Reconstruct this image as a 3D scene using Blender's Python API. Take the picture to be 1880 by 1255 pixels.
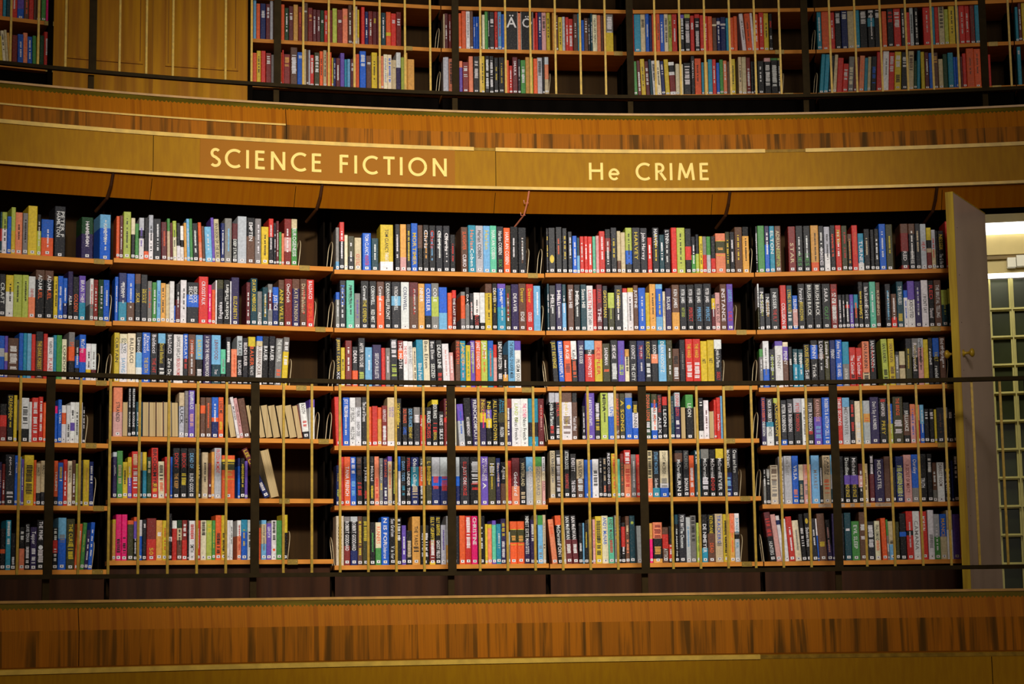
# Curved library wall: two galleries of bookcases, sign band, railings, open door.
import bpy, math, random
from mathutils import Vector, Matrix, Euler

scene = bpy.context.scene
for o in list(bpy.data.objects):
    bpy.data.objects.remove(o)
LINK = scene.collection.objects.link
RND = random.Random(7)

# ------------------------------------------------------------------ camera
PITCH, ROLL = 0.13510, -0.01283
cam_d = bpy.data.cameras.new('camera')
cam = bpy.data.objects.new('camera', cam_d); LINK(cam)
cam_d.sensor_fit = 'HORIZONTAL'; cam_d.sensor_width = 36.0
cam_d.lens = 36.0 * 3453.7 / 1880.0
cam_d.shift_x = (940 - 911.16) / 1880.0
cam_d.shift_y = (630.51 - 627.5) / 1880.0
cam_d.clip_start = 0.05; cam_d.clip_end = 200
cam.matrix_world = (Matrix.Rotation(math.pi/2 + PITCH, 4, 'X') @ Matrix.Rotation(ROLL, 4, 'Z'))
scene.camera = cam

# ------------------------------------------------------------------ world, exposure, large lights
scene.view_settings.view_transform = 'Standard'
scene.view_settings.look = 'None'
scene.view_settings.gamma = 1.0
scene.view_settings.use_curve_mapping = False
scene.view_settings.exposure = 0.0
world = bpy.data.worlds.new('world'); scene.world = world; world.use_nodes = True
world.node_tree.nodes['Background'].inputs[0].default_value = (1.0, 0.86, 0.66, 1)
world.node_tree.nodes['Background'].inputs[1].default_value = 0.10

def light(name, kind, loc, target, energy, color, **kw):
    d = bpy.data.lights.new(name, kind); d.energy = energy; d.color = color
    for k, v in kw.items(): setattr(d, k, v)
    o = bpy.data.objects.new(name, d); LINK(o); o.location = loc
    o.rotation_euler = (Vector(target) - Vector(loc)).to_track_quat('-Z', 'Y').to_euler()
    return o
# the rotunda's hanging lamps, behind and above the viewer
light('rotunda_lamp', 'AREA', (2.0, -2.0, 4.2), (0.6, 8.5, 1.2), 210, (1.0, 0.93, 0.84), shape='RECTANGLE', size=4.0, size_y=1.6)
# added spot for the brightness falloff, aimed at the upper shelves of the lower gallery
light('added_falloff_spot', 'SPOT', (0.2, -1.2, 4.0), (-0.1, 8.6, 1.36), 4300, (1.0, 0.96, 0.92), spot_size=math.radians(29), spot_blend=1.0, shadow_soft_size=0.35)

# ------------------------------------------------------------------ plan of the rotunda (metres)
CX, CY = 1.2887, 0.4211
R = 8.3885; STEP = 1.1330
RE, ZE = 7.4956, 0.0183           # lower parapet cap
RA, ZA = 8.6285, 2.3602           # upper parapet cap
TH_MIN, TH_MAX = -0.62, 0.42
def P(th, r, z=0.0): return Vector((CX + r*math.sin(th), CY + r*math.cos(th), z))

# ------------------------------------------------------------------ materials
def srgb(c):
    c = c/255.0
    return c/12.92 if c <= 0.04045 else ((c+0.055)/1.055)**2.4
def rgb(r, g, b): return (srgb(r), srgb(g), srgb(b), 1.0)
MATS = {}
def mat(name, base, rough=0.5, spec=0.4, metallic=0.0, bump=0.0, noise=None, streak=None, emit=None):
    """noise=(scale, amount), streak=(sx, sy, sz, dark colour, amount) on object coordinates"""
    if name in MATS: return MATS[name]
    m = bpy.data.materials.new(name); m.use_nodes = True
    nt = m.node_tree; bs = nt.nodes['Principled BSDF']
    bs.inputs['Roughness'].default_value = rough; bs.inputs['Metallic'].default_value = metallic
    bs.inputs['Specular IOR Level'].default_value = spec
    bs.inputs['Base Color'].default_value = base
    out = None
    tc = nt.nodes.new('ShaderNodeTexCoord')
    if noise or streak:
        mp = nt.nodes.new('ShaderNodeMapping'); nt.links.new(tc.outputs['UV' if streak and streak[0] == 'uv' else 'Object'], mp.inputs[0])
        nz = nt.nodes.new('ShaderNodeTexNoise'); nz.inputs['Detail'].default_value = 5
        if streak:
            sc = streak[1]; mp.inputs['Scale'].default_value = sc; nz.inputs['Scale'].default_value = 1.0
            dark, amt = streak[2], streak[3]
        else:
            nz.inputs['Scale'].default_value = noise[0]; dark = tuple(v*0.5 for v in base[:3]) + (1,); amt = noise[1]
        nt.links.new(mp.outputs[0], nz.inputs['Vector'])
        cr = nt.nodes.new('ShaderNodeValToRGB'); cr.color_ramp.elements[0].position = 0.35; cr.color_ramp.elements[1].position = 0.65
        cr.color_ramp.elements[0].color = (amt, amt, amt, 1); cr.color_ramp.elements[1].color = (0, 0, 0, 1)
        nt.links.new(nz.outputs['Fac'], cr.inputs[0])
        mx = nt.nodes.new('ShaderNodeMix'); mx.data_type = 'RGBA'
        mx.inputs[6].default_value = base; mx.inputs[7].default_value = dark
        nt.links.new(cr.outputs[0], mx.inputs[0]); nt.links.new(mx.outputs[2], bs.inputs['Base Color'])
        if bump:
            bp = nt.nodes.new('ShaderNodeBump'); bp.inputs['Strength'].default_value = bump; bp.inputs['Distance'].default_value = 0.002
            nt.links.new(nz.outputs['Fac'], bp.inputs['Height']); nt.links.new(bp.outputs[0], bs.inputs['Normal'])
    if emit:
        bs.inputs['Emission Color'].default_value = emit[0]; bs.inputs['Emission Strength'].default_value = emit[1]
    MATS[name] = m
    return m

def veneer(name, base, dark, block, dark_amt, zig=None):
    """vertical wood veneer; u = metres along the curve, v = metres down the profile"""
    m = bpy.data.materials.new(name); m.use_nodes = True
    nt = m.node_tree; bs = nt.nodes['Principled BSDF']; bs.inputs['Roughness'].default_value = 0.55
    bs.inputs['Specular IOR Level'].default_value = 0.06
    tc = nt.nodes.new('ShaderNodeTexCoord')
    def noise(scale, detail=4, dist=0.0):
        mp = nt.nodes.new('ShaderNodeMapping'); mp.inputs['Scale'].default_value = scale
        nt.links.new(tc.outputs['UV'], mp.inputs[0])
        n = nt.nodes.new('ShaderNodeTexNoise'); n.inputs['Scale'].default_value = 1; n.inputs['Detail'].default_value = detail
        n.inputs['Distortion'].default_value = dist
        nt.links.new(mp.outputs[0], n.inputs['Vector']); return n
    def ramp(src, p0, p1, flip=False):
        r = nt.nodes.new('ShaderNodeValToRGB'); e = r.color_ramp.elements
        e[0].position = p0; e[1].position = p1
        e[0].color, e[1].color = ((1, 1, 1, 1), (0, 0, 0, 1)) if flip else ((0, 0, 0, 1), (1, 1, 1, 1))
        nt.links.new(src, r.inputs[0]); return r.outputs[0]
    def mix(fac, a, b, k=1.0):
        x = nt.nodes.new('ShaderNodeMix'); x.data_type = 'RGBA'
        if k != 1.0:
            mm = nt.nodes.new('ShaderNodeMath'); mm.operation = 'MULTIPLY'; mm.inputs[1].default_value = k
            nt.links.new(fac, mm.inputs[0]); fac = mm.outputs[0]
        nt.links.new(fac, x.inputs[0])
        for i, s in ((6, a), (7, b)):
            if isinstance(s, tuple): x.inputs[i].default_value = s
            else: nt.links.new(s, x.inputs[i])
        return x.outputs[2]
    fine = noise((260, 3, 1)); mid = noise((28, 1.4, 1), 3, 0.3)
    c = mix(ramp(fine.outputs['Fac'], 0.35, 0.7), base, tuple(v*0.62 for v in base[:3]) + (1,), 0.6)
    c = mix(ramp(mid.outputs['Fac'], 0.52, 0.62), c, dark, dark_amt)
    if block:   # separate veneer leaves of differing tone
        mp = nt.nodes.new('ShaderNodeMapping'); mp.inputs['Scale'].default_value = (block, 0.0, 0)
        nt.links.new(tc.outputs['UV'], mp.inputs[0])
        vo = nt.nodes.new('ShaderNodeTexVoronoi'); vo.voronoi_dimensions = '1D'; vo.inputs['Scale'].default_value = 1.0
        sx = nt.nodes.new('ShaderNodeSeparateXYZ'); nt.links.new(mp.outputs[0], sx.inputs[0]); nt.links.new(sx.outputs[0], vo.inputs['W'])
        c = mix(ramp(vo.outputs['Color'], 0.35, 0.9), c, dark, 0.4)
        lo = noise((17, 1.2, 1), 3, 0.4); c = mix(ramp(lo.outputs['Fac'], 0.54, 0.66), c, dark, 0.85)
    if zig:     # tooth-edged greenish strip kept along the top of the board
        sx = nt.nodes.new('ShaderNodeSeparateXYZ'); nt.links.new(tc.outputs['UV'], sx.inputs[0])
        def math_(op, a, b=None):
            n = nt.nodes.new('ShaderNodeMath'); n.operation = op
            for i, s in enumerate((a, b)):
                if s is None: continue
                if isinstance(s, (int, float)): n.inputs[i].default_value = s
                else: nt.links.new(s, n.inputs[i])
            return n.outputs[0]
        tri = math_('PINGPONG', math_('MULTIPLY', sx.outputs[0], 1.0), 0.009)
        wob = math_('MULTIPLY', noise((70, 0, 1), 3).outputs['Fac'], 0.014)
        lim = math_('ADD', math_('ADD', tri, wob), zig[0])
        isg = math_('LESS_THAN', sx.outputs[1], lim)
        g2 = mix(ramp(noise((3, 20, 1), 3).outputs['Fac'], 0.4, 0.6), zig[1], tuple(v*0.6 for v in zig[1][:3]) + (1,))
        c = mix(isg, c, g2)
    nt.links.new(c, bs.inputs['Base Color'])
    MATS[name] = m
    return m

def book_material():
    m = bpy.data.materials.new('book_cover'); m.use_nodes = True
    nt = m.node_tree; bs = nt.nodes['Principled BSDF']
    bs.inputs['Roughness'].default_value = 0.42; bs.inputs['Specular IOR Level'].default_value = 0.18
    at = nt.nodes.new('ShaderNodeAttribute'); at.attribute_name = 'col'
    tc = nt.nodes.new('ShaderNodeTexCoord'); nz = nt.nodes.new('ShaderNodeTexNoise')
    nz.inputs['Scale'].default_value = 90; nz.inputs['Detail'].default_value = 3
    nt.links.new(tc.outputs['Object'], nz.inputs['Vector'])
    cr = nt.nodes.new('ShaderNodeValToRGB'); cr.color_ramp.elements[0].color = (0.80, 0.80, 0.80, 1); cr.color_ramp.elements[1].color = (1.12, 1.12, 1.12, 1)
    cr.color_ramp.elements[0].position = 0.3; cr.color_ramp.elements[1].position = 0.7
    nt.links.new(nz.outputs['Fac'], cr.inputs[0])
    mx = nt.nodes.new('ShaderNodeMix'); mx.data_type = 'RGBA'; mx.blend_type = 'MULTIPLY'; mx.inputs[0].default_value = 1.0
    nt.links.new(at.outputs['Color'], mx.inputs[6]); nt.links.new(cr.outputs[0], mx.inputs[7])
    n2 = nt.nodes.new('ShaderNodeTexNoise'); n2.inputs['Scale'].default_value = 170; n2.inputs['Detail'].default_value = 4
    nt.links.new(tc.outputs['Object'], n2.inputs['Vector'])
    c2 = nt.nodes.new('ShaderNodeValToRGB'); c2.color_ramp.elements[0].position = 0.54; c2.color_ramp.elements[1].position = 0.74
    c2.color_ramp.elements[0].color = (0, 0, 0, 1); c2.color_ramp.elements[1].color = (0.085, 0.07, 0.055, 1)
    nt.links.new(n2.outputs['Fac'], c2.inputs[0])
    ad = nt.nodes.new('ShaderNodeMix'); ad.data_type = 'RGBA'; ad.blend_type = 'ADD'; ad.inputs[0].default_value = 1.0
    nt.links.new(mx.outputs[2], ad.inputs[6]); nt.links.new(c2.outputs[0], ad.inputs[7])
    nt.links.new(ad.outputs[2], bs.inputs['Base Color'])
    return m
M_BOOK = book_material()
M_PAPER = mat('paper_block', rgb(215, 190, 140), 0.8, 0.1, streak=('obj', (900, 6, 3), rgb(150, 122, 78), 0.8))
M_SHELF = mat('shelf_wood', rgb(222, 146, 60), 0.5, 0.08, streak=('obj', (6, 60, 60), rgb(194, 116, 42), 0.6))
M_BACK = mat('back_panel_wood', rgb(58, 38, 10), 0.7, 0.1, streak=('obj', (30, 30, 2), rgb(44, 28, 6), 0.8))
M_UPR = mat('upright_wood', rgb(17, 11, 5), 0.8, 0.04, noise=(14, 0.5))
M_PLINTH = mat('plinth_wood', rgb(62, 32, 8), 0.6, 0.12, streak=('obj', (30, 30, 2), rgb(42, 20, 4), 0.8))
M_BRASS = mat('brass', rgb(176, 140, 28), 0.42, 0.4, metallic=0.15, noise=(60, 0.6))
M_HOLDER = mat('holder_brass', rgb(150, 118, 28), 0.4, 0.5, metallic=0.3, noise=(80, 0.5))
M_IRON = mat('dark_iron', rgb(46, 35, 15), 0.7, 0.06, metallic=0.0, noise=(30, 0.5))
M_STEEL = mat('bookend_steel', rgb(226, 204, 160), 0.35, 0.4, metallic=0.1, noise=(50, 0.4))
M_CAP = mat('cap_strip', rgb(190, 140, 62), 0.4, 0.4, noise=(25, 0.5))
M_GOLD = mat('gold_trim', rgb(222, 178, 60), 0.45, 0.4, noise=(22, 0.5))
M_SIGN = mat('sign_band_wood', rgb(160, 112, 4), 0.5, 0.07, streak=('uv', (55, 9, 1), rgb(148, 100, 6), 0.8))
M_PLATE = mat('sign_plate_wood', rgb(156, 98, 16), 0.5, 0.07, streak=('uv', (30, 40, 1), rgb(158, 98, 16), 0.8))
M_SOFFIT = mat('soffit_wood', rgb(150, 88, 6), 0.5, 0.07, streak=('uv', (60, 3, 1), rgb(138, 74, 6), 0.8))
M_LETTER = mat('letter_gold', rgb(246, 214, 112), 0.5, 0.3, noise=(60, 0.15))
M_PANEL = mat('panel_wood', rgb(200, 138, 16), 0.5, 0.08, streak=('obj', (28, 28, 1.6), rgb(160, 98, 22), 0.8))
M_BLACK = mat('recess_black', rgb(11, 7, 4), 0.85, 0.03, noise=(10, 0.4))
M_FLOOR = mat('floor_wood', rgb(96, 66, 36), 0.5, 0.3, noise=(6, 0.6))
M_WALL = mat('lower_wall_wood', rgb(110, 66, 20), 0.5, 0.3, streak=('uv', (20, 2, 1), rgb(70, 38, 10), 0.8))
M_BAND1 = veneer('veneer_upper_board', rgb(168, 98, 10), rgb(132, 70, 8), 0, 0.6, zig=(0.012, rgb(104, 86, 12)))
M_BAND2 = veneer('veneer_lower_board', rgb(168, 98, 10), rgb(70, 46, 6), 13, 0.7)

# ------------------------------------------------------------------ mesh helpers
class MB:
    def __init__(self): self.v = []; self.f = []; self.c = []; self.m = []; self.uv = []
    def quadf(self, pts, col=None, mi=0, uv=None):
        n = len(self.v); self.v.extend(pts); self.f.append(tuple(range(n, n+len(pts)))); self.c.append(col); self.m.append(mi); self.uv.append(uv)
    def box(self, a, b, col=None, mi=0, M=None):
        x0, y0, z0 = a; x1, y1, z1 = b
        p = [(x0,y0,z0),(x1,y0,z0),(x1,y1,z0),(x0,y1,z0),(x0,y0,z1),(x1,y0,z1),(x1,y1,z1),(x0,y1,z1)]
        if M is not None: p = [tuple(M @ Vector(q)) for q in p]
        n = len(self.v); self.v.extend(p)
        for q in ((0,3,2,1),(4,5,6,7),(0,1,5,4),(1,2,6,5),(2,3,7,6),(3,0,4,7)):
            self.f.append(tuple(n+i for i in q)); self.c.append(col); self.m.append(mi); self.uv.append(None)
    def lathe(self, prof, M=None, seg=20, mi=0):
        """prof = [(radius, height)] turned about local z"""
        n = len(self.v)
        for (r_, h_) in prof:
            for k in range(seg):
                a = 2*math.pi*k/seg; q = Vector((r_*math.cos(a), r_*math.sin(a), h_))
                self.v.append(tuple(M @ q) if M is not None else tuple(q))
        for i in range(len(prof)-1):
            for k in range(seg):
                k2 = (k+1) % seg
                self.f.append((n+i*seg+k, n+i*seg+k2, n+(i+1)*seg+k2, n+(i+1)*seg+k)); self.c.append(None); self.m.append(mi); self.uv.append(None)
    def tube(self, pts, rad, seg=8, mi=0):
        n0 = len(self.v); pts = [Vector(p) for p in pts]
        for i, p in enumerate(pts):
            t = (pts[min(i+1, len(pts)-1)] - pts[max(i-1, 0)]).normalized()
            a = t.cross(Vector((0.3, 0.2, 1))).normalized(); b = t.cross(a)
            for k in range(seg):
                w = 2*math.pi*k/seg; self.v.append(tuple(p + a*rad*math.cos(w) + b*rad*math.sin(w)))
        for i in range(len(pts)-1):
            for k in range(seg):
                k2 = (k+1) % seg
                self.f.append((n0+i*seg+k, n0+i*seg+k2, n0+(i+1)*seg+k2, n0+(i+1)*seg+k)); self.c.append(None); self.m.append(mi); self.uv.append(None)
        self.f.append(tuple(n0+k for k in range(seg))[::-1]); self.c.append(None); self.m.append(mi); self.uv.append(None)
        e = n0+(len(pts)-1)*seg; self.f.append(tuple(e+k for k in range(seg))); self.c.append(None); self.m.append(mi); self.uv.append(None)
    def build(self, name, mats, parent=None, smooth=False, colors=False):
        me = bpy.data.meshes.new(name); me.from_pydata(self.v, [], self.f)
        if not isinstance(mats, (list, tuple)): mats = [mats]
        for m in mats: me.materials.append(m)
        if len(mats) > 1: me.polygons.foreach_set('material_index', self.m)
        if smooth: me.polygons.foreach_set('use_smooth', [True]*len(self.f))
        if colors:
            ca = me.color_attributes.new('col', 'FLOAT_COLOR', 'CORNER'); buf = []
            for f, c in zip(self.f, self.c):
                c = c or (0.5, 0.5, 0.5, 1)
                for _ in f: buf.extend(c)
            ca.data.foreach_set('color', buf)
        if any(u is not None for u in self.uv):
            ul = me.uv_layers.new(name='UVMap'); buf = []
            for f, u in zip(self.f, self.uv):
                for i in range(len(f)): buf.extend(u[i] if u else (0, 0))
            ul.data.foreach_set('uv', buf)
        me.update()
        o = bpy.data.objects.new(name, me); LINK(o)
        if parent is not None: o.parent = parent
        return o

def sweep(mb, prof, t0, t1, n=120, mi=0, v0=0.0):
    """profile [(radius, z)] swept along the curve from angle t0 to t1, with metric UVs"""
    vs = [v0]
    for a, b in zip(prof, prof[1:]): vs.append(vs[-1] + math.hypot(b[0]-a[0], b[1]-a[1]))
    for i in range(n):
        a0 = t0+(t1-t0)*i/n; a1 = t0+(t1-t0)*(i+1)/n
        for k in range(len(prof)-1):
            (r0, z0), (r1, z1) = prof[k], prof[k+1]
            u0, u1 = a0*8.0, a1*8.0
            mb.quadf([tuple(P(a0, r0, z0)), tuple(P(a0, r1, z1)), tuple(P(a1, r1, z1)), tuple(P(a1, r0, z0))], None, mi,
                     [(u0, vs[k]), (u0, vs[k+1]), (u1, vs[k+1]), (u1, vs[k])])
def loop_sweep(mb, prof, t0, t1, n=120, mi=0):
    """closed profile, with end caps"""
    sweep(mb, prof + [prof[0]], t0, t1, n, mi)
    mb.quadf([tuple(P(t0, r_, z_)) for r_, z_ in prof][::-1], None, mi); mb.quadf([tuple(P(t1, r_, z_)) for r_, z_ in prof], None, mi)

def struct(o): o['kind'] = 'structure'; return o
def thing(name, label, cat, group=None, loc=(0, 0, 0), rz=0.0, rot=None):
    o = bpy.data.objects.new(name, None); LINK(o); o.location = loc; o.rotation_euler = rot if rot else (0, 0, rz)
    o.empty_display_size = 0.05
    return tag(o, label, cat, group)
def tag(o, label, cat, group=None):
    o['label'] = label; o['category'] = cat
    if group: o['group'] = group
    return o

# ------------------------------------------------------------------ setting: floors, parapets, sign band, soffits
ORD = ['top', 'second', 'third', 'fourth', 'fifth', 'bottom']
def parapet(prefix, re_, ze_, joints, n0, full):
    g = lambda dr, dz: (re_+dr, ze_+dz)
    mb = MB(); loop_sweep(mb, [g(-.006, -.010), g(-.006, 0), g(.075, 0), g(.075, -.010)], TH_MIN, TH_MAX)
    struct(mb.build('trim_%d' % n0, M_CAP)); n0 += 1
    mb = MB(); sweep(mb, [g(0, -.010), g(-.006, -.030), g(-.030, -.115)], TH_MIN, TH_MAX, 200)
    struct(mb.build('wall_%s_board_upper' % prefix, M_BAND1))
    mb = MB(); sweep(mb, [g(-.034, -.115), g(-.038, -.2505)], TH_MIN, TH_MAX, 200)
    struct(mb.build('wall_%s_board_lower' % prefix, M_BAND2))
    mb = MB(); sweep(mb, [g(-.038, -.2505), g(-.276, -.2505)], TH_MIN, TH_MAX, 100)
    struct(mb.build('wall_%s_ledge' % prefix, M_SOFFIT))
    mb = MB(); sweep(mb, [g(-.030, -.115), g(-.034, -.115)], TH_MIN, TH_MAX); struct(mb.build('trim_%d' % n0, M_SOFFIT)); n0 += 1
    # gold strip above the sign band
    for a, b in strips_top[prefix]:
        mb = MB(); loop_sweep(mb, [g(-.2885, -.268), g(-.2885, -.2505), g(-.270, -.2485), g(-.270, -.268)], a, b, max(4, int((b-a)*120)))
        struct(mb.build('trim_%d' % n0, M_GOLD)); n0 += 1
    for a, b in strips_dull[prefix]:
        mb = MB(); loop_sweep(mb, [g(-.2845, -.266), g(-.2845, -.2525), g(-.270, -.2495), g(-.270, -.266)], a, b, max(4, int((b-a)*120)))
        struct(mb.build('trim_%d' % n0, mat('worn_trim', rgb(158, 118, 30), .5, .1, noise=(30, .8)))); n0 += 1
    mb = MB(); sweep(mb, [g(-.276, -.2505), g(-.280, -.251), g(-.2822, -.268), g(-.2822, -.4495)], TH_MIN, TH_MAX, 200)
    struct(mb.build('wall_%s_band' % prefix, M_SIGN))
    mb = MB(); loop_sweep(mb, [g(-.290, -.4505), g(-.290, -.437), g(-.279, -.437), g(-.279, -.4505)], TH_MIN, TH_MAX)
    struct(mb.build('trim_%d' % n0, M_GOLD)); n0 += 1
    # joints between the boards
    for th, top, bot in joints:
        mb = MB()
        for (ra, za), (rb, zb) in (((-.008, -.030), (-.032, -.115)), ((-.0345, -.116), (-.0385, -.25)), ((-.2832, -.268), (-.2832, -.437))):
            if za > top or zb < bot: continue
            for (r1, z1, r2, z2) in ((ra, za, rb, zb),):
                w = 0.0013/8
                mb.quadf([tuple(P(th-w, re_+r1-.0012, ze_+z1)), tuple(P(th-w, re_+r2-.0012, ze_+z2)), tuple(P(th+w, re_+r2-.0012, ze_+z2)), tuple(P(th+w, re_+r1-.0012, ze_+z1))])
        struct(mb.build('trim_%d' % n0, M_BLACK)); n0 += 1
    return n0
strips_top = {'upper': [(TH_MIN, -.1665), (-.1541, .0005), (.0235, TH_MAX)], 'lower': [(TH_MIN, -.0345)]}
strips_dull = {'upper': [(-.1665, -.1541), (.0005, .0235)], 'lower': [(-.0345, TH_MAX)]}
n_trim = parapet('upper', RA, ZA, [(-.2676, 0, -.26), (-.1541, -.25, -1), (.1555, -.25, -1), (-.345, -.25, -1)], 1, True)
n_trim = parapet('lower', RE, ZE, [(-.3996, 0, -.26), (.093, -.25, -1)], n_trim, False)
# thin gold bead above the lower veneer board on the left part of the upper gallery
mb = MB(); loop_sweep(mb, [(RA-.040, ZA-.120), (RA-.040, ZA-.112), (RA-.029, ZA-.112), (RA-.029, ZA-.120)], TH_MIN, -.2680, 60); struct(mb.build('trim_%d' % n_trim, M_GOLD)); n_trim += 1
# upper soffit above the lower bookcases, with dark ceiling behind
ZD = ZA - .4505
mb = MB(); sweep(mb, [(RA-.2722, ZD), (RA-.262, ZD-.012), (RA-.205, ZD-.098)], TH_MIN, TH_MAX, 160); struct(mb.build('ceiling', M_SOFFIT))
mb = MB()
for th in (-.345, -.2665, -.1541, -.03, .10):
    w = .0012/8; mb.quadf([tuple(P(th-w, RA-.264, ZD-.012)), tuple(P(th-w, RA-.207, ZD-.098)), tuple(P(th+w, RA-.207, ZD-.098)), tuple(P(th+w, RA-.264, ZD-.012))])
struct(mb.build('trim_%d' % n_trim, M_BLACK)); n_trim += 1
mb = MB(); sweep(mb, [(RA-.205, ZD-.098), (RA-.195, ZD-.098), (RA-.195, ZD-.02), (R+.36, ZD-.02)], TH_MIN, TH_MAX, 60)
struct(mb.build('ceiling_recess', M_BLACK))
# floors
mb = MB(); sweep(mb, [(RE+.06, ZE-.02), (R+4.2, ZE-.02)], TH_MIN, TH_MAX, 80); struct(mb.build('floor', M_FLOOR))
mb = MB(); sweep(mb, [(RA+.06, ZA-.02), (R+STEP+.6, ZA-.02)], TH_MIN, TH_MAX, 80); struct(mb.build('floor_upper', M_FLOOR))
mb = MB(); sweep(mb, [(RE-.2822, ZE-.4505), (RE-.02, ZE-.4505), (RE-.02, -2.2)], TH_MIN, TH_MAX, 80); struct(mb.build('wall_below', M_WALL))
mb = MB(); mb.quadf([(-7, -8, -2.2), (9, -8, -2.2), (9, 9.5, -2.2), (-7, 9.5, -2.2)]); struct(mb.build('floor_hall', M_FLOOR))
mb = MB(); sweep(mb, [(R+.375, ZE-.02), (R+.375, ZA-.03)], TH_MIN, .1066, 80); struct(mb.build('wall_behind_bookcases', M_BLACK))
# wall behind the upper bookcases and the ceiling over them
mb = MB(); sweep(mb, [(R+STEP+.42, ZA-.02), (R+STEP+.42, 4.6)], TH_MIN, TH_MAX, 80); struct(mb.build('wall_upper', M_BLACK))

# ------------------------------------------------------------------ sign plate and lettering
def stroke_path(mb, pts, w, M):
    """flat ribbon of width w along pts (mitred), in the local xz plane"""
    n = len(pts); L = []; Rr = []
    for i in range(n):
        p = Vector(pts[i]); a = Vector(pts[max(i-1, 0)]); b = Vector(pts[min(i+1, n-1)])
        d1 = (p-a).normalized() if i > 0 else (b-p).normalized(); d2 = (b-p).normalized() if i < n-1 else d1
        nn = Vector((-(d1+d2).y, (d1+d2).x)).normalized(); k = 1/max(0.45, nn.dot(Vector((-d1.y, d1.x))))
        L.append(p+nn*w/2*k); Rr.append(p-nn*w/2*k)
    T = 0.003 + 0.00025*(len(mb.f) % 7)
    for i in range(n-1):
        q = [L[i], L[i+1], Rr[i+1], Rr[i]]
        f = [tuple(M @ Vector((a.x, -T, a.y))) for a in q]; mb.quadf(f)
        for a, b in ((L[i], L[i+1]), (Rr[i+1], Rr[i])):
            mb.quadf([tuple(M @ Vector((a.x, -T, a.y))), tuple(M @ Vector((a.x, 0, a.y))), tuple(M @ Vector((b.x, 0, b.y))), tuple(M @ Vector((b.x, -T, b.y)))])
def arc(cx, cz, rx, rz, a0, a1, n=20):
    return [(cx+rx*math.cos(math.radians(a0+(a1-a0)*i/n)), cz+rz*math.sin(math.radians(a0+(a1-a0)*i/n))) for i in range(n+1)]
GL = {  # strokes on a cap height of 1, with advance width
 'S': ([arc(.27, .735, .20, .205, 38, 180, 12)[:-1] + arc(.27, .735, .20, .205, 180, 262, 8) + [(.30, .50)] + arc(.25, .265, .225, .205, 78, -10, 10)[1:] + arc(.25, .265, .225, .205, -10, -145, 12)[1:]], .54),
 'C': ([arc(.50, .5, .45, .45, 52, 308, 26)], .86),
 'I': ([[(.08, 0), (.08, 1)]], .24),
 'E': ([[(.08, 0), (.08, 1)], [(.08, .935), (.50, .935)], [(.08, .53), (.47, .53)], [(.08, .065), (.52, .065)]], .60),
 'N': ([[(.08, 0), (.08, 1)], [(.07, .97), (.71, .03)], [(.70, 0), (.70, 1)]], .86),
 'F': ([[(.08, 0), (.08, 1)], [(.08, .935), (.48, .935)], [(.08, .52), (.45, .52)]], .56),
 'T': ([[(.31, 0), (.31, 1)], [(0, .935), (.62, .935)]], .66),
 'O': ([arc(.50, .5, .44, .45, 0, 360, 32)], 1.08),
 'H': ([[(.08, 0), (.08, 1)], [(.74, 0), (.74, 1)], [(.08, .53), (.74, .53)]], .90),
 'e': ([arc(.31, .33, .25, .285, 0, 318, 22), [(.07, .345), (.56, .345)]], .68),
 'R': ([[(.08, 0), (.08, 1)], [(.08, .935), (.24, .935)] + arc(.24, .715, .22, .22, 90, -90, 12)[1:] + [(.08, .495)], [(.26, .50), (.60, 0)]], .60),
 'M': ([[(.05, 0), (.16, 1)], [(.15, .97), (.47, .12)], [(.47, .12), (.79, .97)], [(.78, 1), (.89, 0)]], 1.0),
 ' ': ([], .42)}
def sign_text(name, text, t0, t1, zc, cap, parent, label):
    rr = RA - .2822
    tot = sum(GL[c][1] for c in text) - .10; span = (t1-t0)*rr; sp = (span - tot*cap)/(len(text)-1)
    root = thing(name, label, 'lettering'); x = 0.0
    for c in text:
        strokes, adv = GL[c]
        if strokes:
            mid = t0 + (x + adv*cap*.45)/rr
            M = Matrix.Translation(P(mid, rr - parent, zc-cap/2)) @ Matrix.Rotation(-mid, 4, 'Z') @ Matrix.Translation((-adv*cap*.45, 0, 0))
            mb = MB()
            for s in strokes: stroke_path(mb, [(a*cap, b*cap) for a, b in s], .150*cap if c != 'e' else .135*cap, M)
            o = mb.build('letter', M_LETTER, root)
        x += adv*cap + sp
    return root
mb = MB(); loop_sweep(mb, [(RA-.2862, ZA-.4365), (RA-.2862, ZA-.2690), (RA-.2824, ZA-.2690), (RA-.2824, ZA-.4365)], -.3197, -.1774, 24)
tag(mb.build('sign_plate', M_PLATE), 'reddish brown wooden sign plate on the band above the left bookcases', 'sign')
sign_text('science_fiction_lettering', 'SCIENCE FICTION', -.3140, -.1823, 2.0065, .086, .0042, 'golden raised letters reading SCIENCE FICTION on the brown sign plate')
sign_text('crime_lettering', 'He CRIME', -.1008, -.0324, 2.0035, .083, .0002, 'golden raised letters reading He CRIME on the ochre wooden band')

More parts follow.
